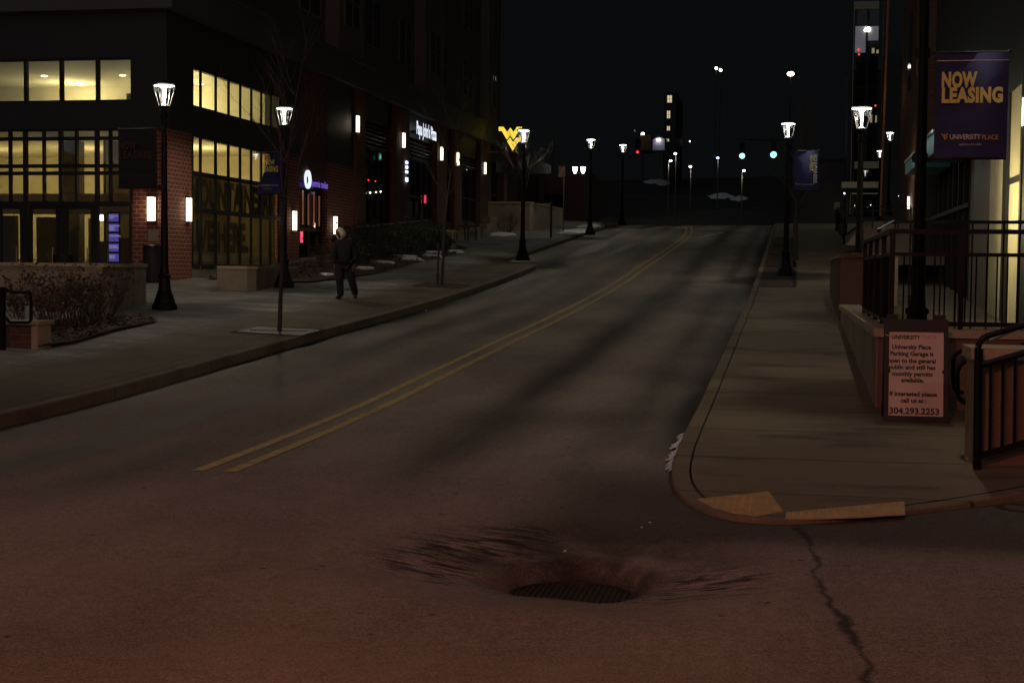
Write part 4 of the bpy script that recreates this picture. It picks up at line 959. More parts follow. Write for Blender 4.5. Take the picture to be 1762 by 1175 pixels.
b = MB(); b.add([(XR, y0, -1), (XR, y1, -.5), (XR, y1, zB), (XR, y0, zA), (XR - .2, y0, -1), (XR - .2, y1, -.5), (XR - .2, y1, zB), (XR - .2, y0, zA)], [(0,1,2,3), (5,4,7,6), (3,2,6,7), (0,3,7,4), (1,5,6,2)]); b.build('wall_body', M['wallcon'], t)
b = MB(); zr0, zr1 = PX(622, 391, XR).z, PX(745, 378.5, XR).z; b.bar((XR - .1, y0, zr0), (XR - .1, y1, zr1), .05, .05); b.bar((XR - .1, y0, lerp(zA, zr0, .25)), (XR - .1, y1, lerp(zB, zr1, .25)), .04, .04); b.build('rail', M['steel'], t)
for i in range(8):
    k = i / 7; b = MB(); b.bar((XR - .1, lerp(y0, y1, k), lerp(zA, zB, k) - .05), (XR - .1, lerp(y0, y1, k), lerp(zr0, zr1, k)), .05, .05, up=(0, 1, 0)); b.build('post', M['frame'], t)
c0, c1 = PY(748, 397, 53.0), PY(780, 397, 53.0)
t = based('wall_pier', 'square pale pier with raised border at the end of the ramp wall', 'pier', (c0.x, 53, left_z(c0.x, 53)))
zl = left_z(c0.x, 53) - .1; b = MB(); b.box(c0.x, c1.x, 53.03, 53.5, zl, c0.z - .05); b.build('core', M['wallcon'], t)
b = MB(); b.box(c0.x - .03, c1.x + .03, 52.97, 53.53, c0.z - .05, c0.z + .03); b.box(c1.x - .07, c1.x, 53.0, 53.029, zl, c0.z - .05); b.box(c0.x, c0.x + .05, 53.0, 53.029, zl, c0.z - .05); b.build('border', M['cap'], t)
# bicycle rack: three hoops
p = GL(793, 414); t = based('bicycle_rack', 'dark wavy hoop bicycle rack near the ramp end', 'bicycle rack', (p.x, p.y, p.z))
for k in range(2):
    b = MB(); b.tube([(p.x + k*.42 + .17 * cos(pi - pi*i/8), p.y + k*.25, p.z + .45 + .17 * sin(pi*i/8)) for i in range(9)], .025, 8); b.tube([(p.x + k*.42 - .17, p.y + k*.25, p.z), (p.x + k*.42 - .17, p.y + k*.25, p.z + .45)], .025); b.tube([(p.x + k*.42 + .17, p.y + k*.25, p.z), (p.x + k*.42 + .17, p.y + k*.25, p.z + .45)], .025); b.build('hoop', M['blackmat'], t)
p = GL(824, 414); t = based('bollard', 'short pale marker post beside the stepped wall', 'bollard', tuple(p)); b = MB(); b.cyl(p, p + Vector((0, 0, .5)), .05, .045, 10); b.ball(p + Vector((0, 0, .5)), .048, 8); b.build('post', M['whiteframe'], t)

# ------------------------------------------------------------------ trees and shrubs
def limb(b, p, d, L, r, dep, rnd, tips, upb=.12, spread=.55, seg=4):
    p = Vector(p); d = Vector(d).normalized()
    for i in range(seg):
        q = p + d * (L / seg); r1 = r * (1 - .45 / seg); b.cyl(p, q, r, r1, 5 if dep > 1 else 3, caps=False); p, r = q, r1
        d = (d + Vector((rnd.gauss(0, .10), rnd.gauss(0, .10), rnd.gauss(0, .05) + upb * .3))).normalized()
        if dep > 0 and i >= 1:
            for _ in range(1 if rnd.random() < .7 else 2):
                a = rnd.uniform(0, 2*pi); s_ = Vector((cos(a), sin(a), upb)).normalized(); nd = (d * (1 - spread) + s_ * spread).normalized()
                limb(b, p, nd, L * rnd.uniform(.45, .7), r * .6, dep - 1, rnd, tips, upb, spread)
    tips.append(p)
def bare_tree(label, at, H, r, lean=(0, 0), seed=1, first=.45, dep=3, group='young bare street trees', zoff=0, stake=False):
    rnd = random.Random(seed); t = based('bare_tree', label, 'tree', at, group); b = MB(); p = Vector(at); n_ = 8; tips = []; c = MB(); rr = r
    d = Vector((lean[0], lean[1], 1)).normalized()
    for i in range(n_):
        q = p + d * (H / n_); r1 = r * (1 - .75 * (i + 1) / n_); b.cyl(p, q, rr, r1, 8, caps=(i == 0)); p, rr = q, r1
        d = (d + Vector((rnd.gauss(0, .03), rnd.gauss(0, .03), .02))).normalized()
        if (i + 1) / n_ > first:
            for _ in range(2 if i < n_ - 1 else 3):
                a = rnd.uniform(0, 2*pi); limb(c, p, (cos(a) * .6, sin(a) * .6, .8), H * .26 * (1.2 - .6 * i / n_), rr * .55, dep - 1, rnd, tips, .35, .45)
    b.build('trunk', M['bark'], t); c.build('crown', M['twig'], t)
    if stake: s_ = MB(); s_.cyl(Vector(at) + Vector((-.13, .05, -.05)), Vector(at) + Vector((-.10, .05, 1.1)), .03, .03, 6); s_.build('stake', M['bark'], t)
    return t
p = GL(481, 571); pit1 = p
bare_tree('nearest slim bare tree on the left sidewalk, growing from a pale grate', tuple(p), 4.6, .042, (.03, 0), 4)
p = GL(760, 492); pit2 = p
bare_tree('slim bare tree on the left sidewalk to the right of the walker', tuple(p), 4.6, .045, (.05, 0), 9, stake=True)
p = GL(898, 448); bare_tree('slim bare tree standing just in front of the lamp post at the left kerb', tuple(p), 4.4, .045, (.04, 0), 12)
p = GL(948, 409); bare_tree('slim bare tree at the kerb before the snowy island', tuple(p), 4.4, .05, (.0, 0), 15)
p = GR(1369, 448); bare_tree('bare tree directly behind the lamp post on the right sidewalk', tuple(p), 4.8, .09, (-.03, .02), 22, .35)
# tree grates
def pit(name, c, lx, ly, label, m):
    t = based(name, label, 'tree grate', (c.x, c.y, left_z(c.x, c.y)), 'square tree grates in the left sidewalk'); b = MB(); zf = lambda x, y: left_z(x, y) + .006
    vs = [(c.x - lx, c.y - ly), (c.x + lx, c.y - ly), (c.x + lx, c.y + ly), (c.x - lx, c.y + ly)]; ring = MB(); w_ = .06
    b.add([(x, y, zf(x, y) + .002) for x, y in vs], [(0, 1, 2, 3)]); b.build('gravel_bed', m, t)
    for (ax, ay), (cx, cy) in zip(vs, vs[1:] + vs[:1]): ring.bar((ax, ay, zf(ax, ay) + .004), (cx, cy, zf(cx, cy) + .004), w_, .014)
    for k in range(4): a = k * pi / 2 + .4; ring.bar((c.x, c.y, zf(c.x, c.y) + .006), (c.x + lx * .8 * cos(a), c.y + ly * .8 * sin(a), zf(c.x + lx * .8 * cos(a), c.y + ly * .8 * sin(a)) + .006), .03, .012)
    ring.build('frame', M['iron'], t)
pit('tree_grate', pit1 + Vector((-.05, .1, 0)), .62, .62, 'square tree grate filled with pale salted gravel round the nearest slim tree', M['gravel'])
pit('tree_grate', pit2 + Vector((0, .05, 0)), .62, .62, 'square dark soil tree pit right of the walker', M['mulch'])
def shrub(label, at, rx, h, n_, m, leafy=0, seed=1, name='bare_shrub', dep=2, group=None):
    rnd = random.Random(seed); t = based(name, label, 'shrub', at, group); b = MB(); tips = []
    for i in range(n_):
        a = rnd.uniform(0, 2*pi); s_ = rnd.uniform(.1, .9); limb(b, Vector(at) + Vector((cos(a) * rx * .25, sin(a) * rx * .25, 0)), (cos(a) * s_, sin(a) * s_, 1), h * rnd.uniform(.5, .8), .011, dep, rnd, tips, .25, .5)
    b.build('stems', M['twig'], t)
    f = MB(); at = Vector(at)
    for i in range(leafy):
        if rnd.random() < .7 and m is M['leaf']:
            while True:
                u = Vector((rnd.uniform(-1, 1), rnd.uniform(-1, 1), rnd.uniform(-1, 1)))
                if .25 < u.length < 1 + .2 * noise.noise(u * 3): break
            c = at + Vector((u.x * rx, u.y * rx, h * .5 + u.z * h * .5))
        else: c = rnd.choice(tips) + Vector((rnd.gauss(0, .04), rnd.gauss(0, .04), rnd.gauss(0, .04)))
        s_ = .035 * rnd.uniform(.6, 1.5); e = Vector((rnd.gauss(0, 1), rnd.gauss(0, 1), rnd.gauss(0, 1))).normalized(); g_ = e.orthogonal().normalized(); f.add([c - e * s_, c - g_ * s_ * .5, c + e * s_, c + g_ * s_ * .5], [(0, 1, 2, 3)])
    if leafy: f.build('leaves', m, t)
    return t
for i, (px, py, rx, h, lb) in enumerate(((30, 578, .75, .8, 'brown twiggy shrub behind the handrail at far left'), (75, 572, .7, .85, 'tangled brown shrub second from the left edge'), (115, 565, .65, .8, 'twiggy shrub in the middle of the bed before the planter wall'), (152, 556, .55, .95, 'bare shrub with sparse dead leaves against the pale end of the planter wall'))):
    p = GL(px, py); shrub(lb, tuple(p + Vector((0, .5, 0))), rx, h, 20, M['dryleaf'], 420 if i < 3 else 140, 30 + i, group='bare shrubs in the left bed')
for i, (px, X_, y_, rx, h, lb) in enumerate(((645, -13.1, 43.5, .75, 1.2, 'dark evergreen bush nearest the walker'), (668, -13.1, 46.2, .8, 1.15, 'round dark evergreen bush second from the walker'), (690, -13.0, 48.5, .75, 1.2, 'dark evergreen bush in the middle of the row'), (712, -12.9, 51, .75, 1.1, 'dark evergreen bush under the first shop window'), (765, -12.6, 52.2, .45, .65, 'small evergreen bush in front of the pale pier'))):
    shrub(lb, (X_, y_, left_z(X_, y_)), rx, h, 8, M['leaf'], 2600 if rx > .5 else 900, 50 + i, 'evergreen_bush', 1, 'evergreen bushes along the ramp wall')
p = GL(530, 480); shrub('bare shrub beside the pale planter block left of the walker', (-13.6, 41.5, left_z(-13.6, 41.5)), .6, .8, 16, M['dryleaf'], 150, 61)
p = GL(868, 392); shrub('leafless brown shrub in front of the pale retaining wall', (-12.9, 65.5, left_z(-12.9, 65.5)), .8, 1.1, 18, M['dryleaf'], 60, 62)
p = GL(1048, 396); shrub('small dark bush on the snowy island', tuple(p), .5, .6, 12, M['leaf'], 500, 63, 'evergreen_bush', 1)
t = block('planter_block', 'small pale concrete block at the shop door left of the walker', 'planter', (-14.3, 43.5, 0), [(-14.6, -13.9, 43.3, 43.8, -.6, PY(525, 447, 43.5).z)], M['wallcon'])
# snow left in the beds
for i, (x, y, rx, ry) in enumerate(((-12.4, 41.5, .35, .3), (-12.6, 44.0, .5, .35), (-12.2, 46, .45, .3), (-12.7, 47.2, .6, .3), (-12.1, 48.5, .5, .35), (-12.5, 50.3, .4, .3), (-12.0, 51.5, .35, .3), (-12.6, 38.5, .3, .2))):
    snow(0, 0, 0, 0, None, left_z, world=(x, y, rx, ry), seed=i, th=.10, label='thin old snow patches in the long leaf bed')
isl = GL(1035, 396)
snow(0, 0, 0, 0, None, left_z, world=(-10.4, 70.0, .65, 3.6), seed=20, th=.06, label='old snow covering the kerb island round the lamp post')
snow(0, 0, 0, 0, None, left_z, world=(-10.6, 76.5, .6, 2.6), seed=21, th=.06, label='old snow at the far end of the kerb island')
snow(0, 0, 0, 0, None, left_z, world=(-12.9, 64.5, .7, 1.2), seed=22, th=.08, label='snow patch at the foot of the retaining wall')
# crusty snow against the right kerb at the corner
a, c = GD(1178, 752), GD(1156, 812); rnd = random.Random(5); b = MB()
for i in range(34):
    k = i / 33; x = lerp(a.x, c.x, k) - rnd.uniform(.0, .05); y = lerp(a.y, c.y, k); w_ = rnd.uniform(.015, .07) * (1 - abs(k - .5) * 1.2) + .008
    b.add([(x + .03, y - .05, road_z(y) + .035), (x + .03, y + .09, road_z(y) + .035), (x - w_, y + .09, road_z(y) + .008), (x - w_ * rnd.uniform(.5, 1.1), y - .05, road_z(y) + .008), (x - w_ * .3, y + .02, road_z(y) + .03)], [(0,4,1), (1,4,2), (2,4,3), (3,4,0)])
tag(b.build('snow_crust', M['snow']), 'thin crust of old snow along the near right kerb', 'snow', None, 'stuff')
# ice on the kerb bed of the right lamp: snowy edging of the planting strip
t = based('planting_strip', 'dark planting strip with patchy snow along its edges round the right lamp post', 'planting strip', (-.3, 41, right_z(-.3, 41)))
b = MB(); ysr = frange(38.6, 66, 1.0)
b.add([(x, y, right_z(x, y) + .006) for y in ysr for x in (-.82, -.4, .12)], [(j*3+i, j*3+i+1, (j+1)*3+i+1, (j+1)*3+i) for j in range(len(ysr)-1) for i in range(2)]); b.build('soil', M['mulch'], t)
b = MB(); rnd = random.Random(2)
for y in frange(39.5, 65, .3):
    if noise.noise(Vector((0, y * .45, 1))) > -.12: z = right_z(.1, y); w_ = rnd.uniform(.06, .14); b.add([(.13 - w_, y - .17, z + .012), (.15, y - .17, z + .03), (.15, y + .17, z + .03), (.13 - w_, y + .17, z + .012)], [(0, 1, 2, 3)])
for y in (42.1, 47, 53, 59): 
    for i in range(6): x = -.75 + i * .09; z = right_z(x, y); b.add([(x, y - .12 - .1 * rnd.random(), z + .014), (x + .1, y - .1, z + .025), (x + .1, y + .15, z + .025), (x, y + .1, z + .014)], [(0, 1, 2, 3)])
b.build('snow_edging', M['snow'], t)
# small things on the road
def litter(px, py, s_, label, gf=GD, m='snow', cat='litter'):
    p = gf(px, py); rnd = random.Random(int(px)); b = MB(); vs = [p + Vector((rnd.uniform(-1, 1), rnd.uniform(-1, 1), rnd.uniform(.1, .9))) * s_ for _ in range(10)]
    bm = bmesh.new(); [bm.verts.new(v) for v in vs]; r_ = bmesh.ops.convex_hull(bm, input=bm.verts); me = bpy.data.meshes.new('lump'); 
    for v in bm.verts: v.co -= p
    bm.to_mesh(me); bm.free(); me.materials.append(M[m]); o = bpy.data.objects.new('litter', me); COL.objects.link(o); o.location = p; tag(o, label, cat)
litter(736, 537, .07, 'crumpled white paper in the left gutter'); litter(970, 950, .018, 'tiny pale scrap just above the drain dip'); litter(1118, 900, .015, 'pale pebble in the damp gutter near the corner')
litter(1105, 908, .012, 'smaller pale pebble left of the other one in the gutter')

# ------------------------------------------------------------------ walker
def skin_chain(name, verts, edges, radii, m, parent, root=0, sub=2, loc=None):
    me = bpy.data.meshes.new(name); me.from_pydata([tuple(Vector(v)) for v in verts], edges, []); o = bpy.data.objects.new(name, me); COL.objects.link(o)
    mod = o.modifiers.new('skin', 'SKIN'); mod.use_smooth_shade = True; ls = me.skin_vertices[0].data
    for i, r_ in enumerate(radii): ls[i].radius = (r_, r_) if not isinstance(r_, tuple) else r_; ls[i].use_root = (i == root)
    s_ = o.modifiers.new('sub', 'SUBSURF'); s_.levels = sub; s_.render_levels = sub
    bpy.context.view_layer.update(); ev = bpy.data.meshes.new_from_object(o.evaluated_get(bpy.context.evaluated_depsgraph_get()))
    o.modifiers.clear(); o.data = ev; ev.name = name; ev.materials.clear(); ev.materials.append(m); ev.shade_smooth()
    if parent: o.parent = parent
    return o
pp = GL(592, 515); ang = radians(-8)
man = thing('person', 'person in a black jacket and pale hood walking with head bowed on the left sidewalk', 'person', (pp.x, pp.y, left_z(pp.x, pp.y)), 0)
# local: x right in the picture, y away; facing the viewer and a little to the left
J = dict(pelvis=(.04, 0, .84), waist=(.035, 0, .98), chest=(.02, -.03, 1.18), neck=(-.01, -.09, 1.36), head=(-.045, -.16, 1.45), crown=(-.05, -.17, 1.54),
         hipL=(-.05, 0, .80), kneeL=(-.085, -.07, .44), ankL=(-.08, .0, .09), toeL=(-.15, -.14, .045),
         hipR=(.13, 0, .80), kneeR=(.175, -.02, .46), ankR=(.225, .16, .12), toeR=(.24, .03, .05),
         shL=(-.15, -.05, 1.27), elL=(-.215, -.04, 1.01), wrL=(-.195, -.10, .78), haL=(-.19, -.12, .70),
         shR=(.19, -.04, 1.27), elR=(.275, .0, 1.01), wrR=(.25, -.06, .78), haR=(.245, -.08, .70))
names = list(J); idx = {k: i for i, k in enumerate(names)}
E_ = [('pelvis','waist'),('waist','chest'),('chest','neck'),('neck','head'),('head','crown'),('pelvis','hipL'),('hipL','kneeL'),('kneeL','ankL'),('ankL','toeL'),('pelvis','hipR'),('hipR','kneeR'),('kneeR','ankR'),('ankR','toeR'),
      ('chest','shL'),('shL','elL'),('elL','wrL'),('wrL','haL'),('chest','shR'),('shR','elR'),('elR','wrR'),('wrR','haR')]
R_ = dict(pelvis=.10, waist=.10, chest=.12, neck=.055, head=.088, crown=.065, hipL=.07, kneeL=.05, ankL=.035, toeL=.03, hipR=.07, kneeR=.05, ankR=.035, toeR=.03, shL=.06, elL=.04, wrL=.028, haL=.032, shR=.06, elR=.04, wrR=.028, haR=.032)
vs = [J[k] for k in names]; ed = [(idx[a], idx[c]) for a, c in E_]; rr = [R_[k] for k in names]
for s_, hk_ in ((-1, 'haL'), (1, 'haR')):   # fingers and thumb
    h0 = Vector(J[hk_]); 
    for i, (dx, L) in enumerate(((-.026, .055), (-.009, .065), (.009, .06), (.026, .048))):
        i0 = len(vs); vs += [tuple(h0 + Vector((dx * .6, dx * .5 - .005, -.035))), tuple(h0 + Vector((dx * .7, dx * .6 - .012, -.035 - L * .6))), tuple(h0 + Vector((dx * .6 - s_ * .012, dx * .6 - .02, -.035 - L)))]; rr += [.010, .009, .007]; ed += [(idx[hk_], i0), (i0, i0+1), (i0+1, i0+2)]
    i0 = len(vs); vs += [tuple(h0 + Vector((-s_ * .02, -.03, -.005))), tuple(h0 + Vector((-s_ * .025, -.045, -.04)))]; rr += [.011, .009]; ed += [(idx[hk_], i0), (i0, i0+1)]
skin_chain('body', vs, ed, rr, M['skin'], man)
f = MB(); hc = Vector((-.055, -.245, 1.46)); f.ball(hc + Vector((0, -.012, -.005)), .014, 6, (1, 1.3, 1.6)); f.build('nose', M['skin'], man)
f = MB(); f.ball(hc + Vector((-.03, .012, .025)), .010, 6); f.ball(hc + Vector((.03, .012, .025)), .010, 6); f.build('eyes', M['ink'], man)
f = MB(); f.ball(hc + Vector((0, .006, -.045)), .018, 6, (1.3, .5, .35)); f.build('mouth', M['skin'], man)
jn = ['pelvis','waist','chest','neck','shL','elL','wrL','shR','elR','wrR','hem']; ji = {k: i for i, k in enumerate(jn)}
J['hem'] = (.04, 0, .72)
jr = dict(hem=(.20, .15), pelvis=(.20, .16), waist=(.195, .16), chest=(.20, .16), neck=.085, shL=.105, elL=.08, wrL=.055, shR=.105, elR=.08, wrR=.055)
skin_chain('jacket', [J[k] for k in jn], [(ji[a], ji[c]) for a, c in (('hem','pelvis'),('pelvis','waist'),('waist','chest'),('chest','neck'),('chest','shL'),('shL','elL'),('elL','wrL'),('chest','shR'),('shR','elR'),('elR','wrR'))], [jr[k] for k in jn], M['jacket'], man, root=1)
tv = [(.04, 0, .86)]; te = []; tr = [.16]
for side in 'LR':
    h_, k_, a_ = Vector(J['hip' + side]), Vector(J['knee' + side]), Vector(J['ank' + side]); i0 = len(tv)
    tv += [tuple(h_), tuple((h_ + k_) / 2), tuple(k_), tuple((k_ + a_) / 2), tuple(a_ + Vector((0, 0, -.03)))]; tr += [.12, .112, .095, .09, .082]; te += [(0, i0)] + [(i0 + q_, i0 + q_ + 1) for q_ in range(4)]
skin_chain('trousers', tv, te, tr, M['trousers'], man)
for side in 'LR':
    an, to = Vector(J['ank' + side]), Vector(J['toe' + side]); skin_chain('shoe', [tuple(an + Vector((0, .03, -.04))), tuple((an + to) / 2 + Vector((0, 0, -.02))), tuple(to)], [(0, 1), (1, 2)], [.058, .052, .046], M['shoe'], man)
# hood: an open shell round the face
f = MB(); c = Vector((-.045, -.155, 1.475)); nu, nv = 18, 12; vs = []; fwd = Vector((-.58, -.70, -.42)).normalized(); upv = (Vector((0, 0, 1)) - fwd * fwd.z).normalized(); sd = upv.cross(fwd)
for j in range(nv + 1):
    t_ = lerp(pi, pi * .34, j / nv)     # from the back of the head to the opening
    for i in range(nu):
        a = 2*pi*i/nu; v = sd * (sin(t_) * cos(a) * (.112 - .03 * max(0, sin(a)))) + upv * (sin(t_) * sin(a) * (.150 if sin(a) > 0 else .125)) + fwd * (cos(t_) * .128); vs.append(c + v)
for i in range(nu): a = 2*pi*i/nu; vs.append(c + sd * (sin(pi*.34) * cos(a) * .090) + upv * (sin(pi*.34) * sin(a) * .112) + fwd * (cos(pi*.34) * .110))
f.add(vs, [(j*nu+i, j*nu+(i+1) % nu, (j+1)*nu+(i+1) % nu, (j+1)*nu+i) for j in range(nv+1) for i in range(nu)]); f.build('hood', M['hood'], man, smooth=True)

# ------------------------------------------------------------------ right side: terrace wall, railings, stair, notice board
WX, WY, WT = .95, 16.45, -.62
t = based('terrace_wall', 'long low tan wall beside the right sidewalk carrying the black railing', 'wall', (WX, WY, right_z(WX, WY)))
b = MB(); b.box(WX, WX + .28, WY, 28.4, -2.0, WT - .09); b.box(WX + .28, 4.6, WY, WY + .28, -2.0, WT - .09); b.build('wall_body', M['redblock'], t)
b = MB(); b.box(WX - .05, WX + .33, WY - .05, 28.4, WT - .09, WT); b.box(WX + .33, 4.6, WY - .05, WY + .33, WT - .09, WT); b.build('cap', M['cap'], t)
b = MB(); b.box(WX - .012, WX + .0, WY + .01, 28.4, -2.0, WT - .091); b.build('side_facing', M['wallcon'], t)
tz = -1.15
b = MB(); b.box(WX + .28, 4.0, WY + .28, 40, tz - .3, tz); b.box(WX + .9, 4.0, 40, 60, .2, .5); tag(b.build('terrace', M['terrace']), kind='structure')
t = based('round_topped_wall', 'red brick planter wall with a rounded cap further up the right sidewalk', 'wall', (.9, 28.5, right_z(.9, 28.5)))
zt = PY(1440, 437, 29).z
b = MB(); b.box(.92, 1.55, 28.45, 36, -1.6, zt - .07); b.build('wall_body', M['dullred'], t)
b = MB()
for i in range(8):
    a0, a1 = pi * i / 8, pi * (i + 1) / 8; m_ = 1.235; q = [(m_ - .35 * cos(a), zt - .07 + .09 * sin(a)) for a in (a0, a1)]
    b.add([(q[0][0], 28.40, q[0][1]), (q[1][0], 28.40, q[1][1]), (q[1][0], 36, q[1][1]), (q[0][0], 36, q[0][1]), (q[0][0], 28.40, zt - .07), (q[1][0], 28.40, zt - .07)], [(0, 1, 2, 3), (0, 4, 5, 1)])
b.build('cap', M['dullred'], t)
b = MB(); b.box(1.56, 2.3, 33, 33.3, -1.3, .35); b.box(1.53, 2.33, 32.97, 33.33, .35, .42); tag(b.build('wall_block', M['cap'], loc=(1.6, 33, -1)), 'small pale capped block beside the round topped wall', 'wall')
# railing on the terrace wall
zr, zm, zb_ = PY(1600, 398.5, WY + .14).z, PY(1600, 438, WY + .14).z, PY(1600, 557, WY + .14).z
XF = WX + .14
t = based('terrace_railing', 'black metal railing with thin balusters on the terrace wall round its corner', 'railing', (XF, WY + .14, WT))
yy = WY + .14
b = MB(); b.bar((XF - .04, yy, zr), (4.6, yy, zr), .06, .05); b.bar((XF + .03, yy, zm), (4.6, yy, zm), .04, .04); b.bar((XF + .03, yy, zb_), (4.6, yy, zb_), .04, .05); b.build('rails', M['black'], t)
b = MB(); b.bar((XF, yy + .04, zr), (XF, 22.5, zr), .06, .05); b.bar((XF, yy + .03, zm), (XF, 22.5, zm), .04, .04); b.bar((XF, yy + .03, zb_), (XF, 22.5, zb_), .04, .05); b.build('side_rails', M['black'], t)
for k, x in enumerate(frange(XF + .13, 4.5, .11)):
    b = MB(); b.cyl((x, yy, zb_ + .025), (x, yy, zm - .02), .0095, .0095, 6); b.build('baluster', M['black'], t)
for k, y in enumerate(frange(yy + .17, 22.4, .17)):
    b = MB(); b.cyl((XF, y, zb_ + .025), (XF, y, zm - .02), .012, .012, 6); b.build('baluster', M['black'], t)
for (x, y) in [(XF, yy)] + [(XF + .74 + i * 1.3, yy) for i in range(3)] + [(XF, yy + 1.5 * i) for i in range(1, 5)]:
    b = MB(); b.box(x - .028, x + .028, y - .028, y + .028, WT + .001, zr + .002); b.build('post', M['black'], t)
# second railing behind it on the terrace
y2 = 23.2; zr2, zm2 = PY(1555, 382, y2).z, PY(1555, 398, y2).z; x0_ = PY(1538, 382, y2).x
t = based('inner_railing', 'shorter black railing on the terrace behind the corner of the main one', 'railing', (x0_, y2, tz))
b = MB(); b.bar((x0_, y2, zr2), (4.0, y2, zr2), .05, .05); b.bar((x0_, y2, zr2), (PY(1512, 397, 21.2).x, 21.2, PY(1512, 397, 21.2).z), .05, .05); b.build('top_rail', M['black'], t); b = MB(); b.bar((x0_, y2, tz + .15), (4.0, y2, tz + .15), .04, .04); b.build('bottom_rail', M['black'], t)
for i in range(10):
    x = x0_ + .02 + i * .23
    if x < 4: b = MB(); b.box(x - .012, x + .012, y2 - .012, y2 + .012, tz + .17, zr2 - .025); b.build('baluster', M['black'], t)
# railing far up the right walk, with stairs
t = based('stair_railing', 'dark stair handrail at the far end of the right sidewalk', 'railing', (1.9, 55, 1))
A_, B_, C_ = PY(1440, 357, 62), PY(1453, 376, 58), PY(1455, 403, 56)
b = MB(); b.tube([A_, B_, C_], .05, 6); b.tube([A_ + Vector((.12, 0, 0)), B_ + Vector((.25, 0, .1))], .04, 6); b.cyl(A_, A_ + Vector((0, 0, -1)), .04); b.cyl(B_, B_ + Vector((0, 0, -1)), .04)
for i in range(8): k = i / 7; q_ = A_.lerp(B_, k); b.cyl(q_, q_ + Vector((0, 0, -.9)), .018, .018, 5)
b.build('rails', M['black'], t)
b = MB(); q_ = PY(1440, 355, 61.8); b.box(q_.x - .12, q_.x + .12, q_.y - .02, q_.y, q_.z - .12, q_.z + .16); tag(b.build('small_notice', M['whiteframe'], loc=tuple(q_)), 'small pale square notice at the top of the far stair handrail', 'sign')
t = based('stair_wall', 'pale sloped stair wall right of the far handrail', 'wall', (2.2, 54, .8)); a_, c_ = PY(1458, 408, 54), PY(1479, 392, 54)
b = MB(); b.prism([(0, 0), (c_.x - a_.x, 0), (c_.x - a_.x, c_.z - a_.z + .3), (0, .05)], (a_.x, 54, a_.z - .3), (1, 0, 0), (0, 0, 1), 2.5); b.build('wall_body', M['cap'], t)
b = MB(); b.tube([PY(1458, 404, 53.9), PY(1480, 385, 53.9)], .035, 6); b.build('rail', M['black'], t)
t = based('upper_terrace_railing', 'thin distant railing crossing below the tower canopy', 'railing', (3.0, 50, 1))
b = MB(); z1, z2, z3 = PY(1510, 355.5, 50).z, PY(1510, 363, 50).z, PY(1510, 383, 50).z; xa, xb_ = PY(1458, 355, 50).x, PY(1568, 355, 50).x
for z in (z1, z2): b.bar((xa, 50, z), (xb_, 50, z), .035, .035)
b.build('rails', M['blackmat'], t)
for i in range(6): x = lerp(xa, xb_, i / 5); b = MB(); b.box(x - .02, x + .02, 49.98, 50.02, z3 - .2, z1 - .02); b.build('post', M['blackmat'], t)
b = MB(); b.box(PY(1496, 0, 51).x, 4.6, 51, 51.2, .3, PY(1500, 381, 51).z); b.build('parapet', M['wallcon'], t)

# stair beside the notice: pier wall, steps, rails
p0, p1 = GR(1676, 800), None
PXx = p0.x; PYy = p0.y; 
t = based('stair_pier_wall', 'near capped block wall beside the entrance stair at the right edge', 'wall', (PXx, PYy, right_z(PXx, PYy)))
zt = PY(1676, 598, PYy).z; zg_ = right_z(PXx, PYy) - .2
b = MB(); b.box(PXx, 5, PYy, PYy + .62, zg_, zt - .1); b.build('wall_body', M['redblock'], t)
b = MB(); b.box(PXx - .012, PXx + .001, PYy + .005, PYy + .615, zg_, zt - .1); b.build('side_facing', M['wallcon'], t)
b = MB(); b.box(PXx - .05, 5, PYy - .04, PYy + .66, zt - .1, zt - .002); b.build('cap', M['cap'], t)
b = MB()
for i in range(5): b.box(PXx + .5 + i * .32, 6, PYy + .62, WY, zg_ + .2 + i * .09 - .3, zg_ + .2 + (i + 1) * .12)
tag(b.build('entrance_steps', M['terrace'], loc=(PXx + .5, PYy + .62, zg_)), 'concrete steps rising right between the notice wall and the pier', 'steps')
for k, (yk, lb) in enumerate(((WY - .35, 'black curved handrail of the entrance stair, far one behind the pier'), (PYy + .8, 'black curved handrail of the entrance stair, near one behind the pier'))):
    t = based('curved_handrail', lb, 'handrail', (PXx, yk, right_z(PXx, yk)))
    P4 = lambda px, py: PY(px, py, yk)
    s0 = [(1655, 603), (1646, 608), (1641, 617), (1640, 640), (1641, 662), (1645, 672), (1658, 676)] if k == 0 else [(1662, 621), (1652, 628), (1647, 640), (1647, 662), (1648, 680), (1653, 690), (1664, 693)]
    b = MB(); b.tube([P4(*q_) for q_ in s0], .022, 8); e_ = P4(*s0[0]); b.tube([e_, e_ + Vector((.5, 0, .02)), e_ + Vector((2.2, 0, .75))], .022, 8); b.build('rail', M['black'], t)
    e_ = P4(*s0[0]); b = MB(); b.cyl(e_ + Vector((.35, 0, .0)), (e_.x + .35, yk, right_z(e_.x + .35, yk)), .022); b.build('post', M['black'], t)
yk = PYy - .22; P4 = lambda px, py: PY(px, py, yk)
t = based('near_stair_railing', 'thick black railing before the block wall at the right edge', 'railing', (P4(1683, 800).x, yk, right_z(1.5, yk)))
ext = lambda a_, c_, k: tuple(Vector(a_) + (Vector(c_) - Vector(a_)) * k)
b = MB(); A1, A2 = P4(1702, 577), P4(1762, 559); b.tube([P4(1683, 622), P4(1683, 597), P4(1687, 586), P4(1694, 580), A1, ext(A1, A2, 4)], .027, 10); b.build('top_rail', M['black'], t)
b = MB(); A1, A2 = P4(1700, 625), P4(1762, 607); b.tube([P4(1684, 627), A1, ext(A1, A2, 4)], .030, 10); b.build('mid_rail', M['black'], t)
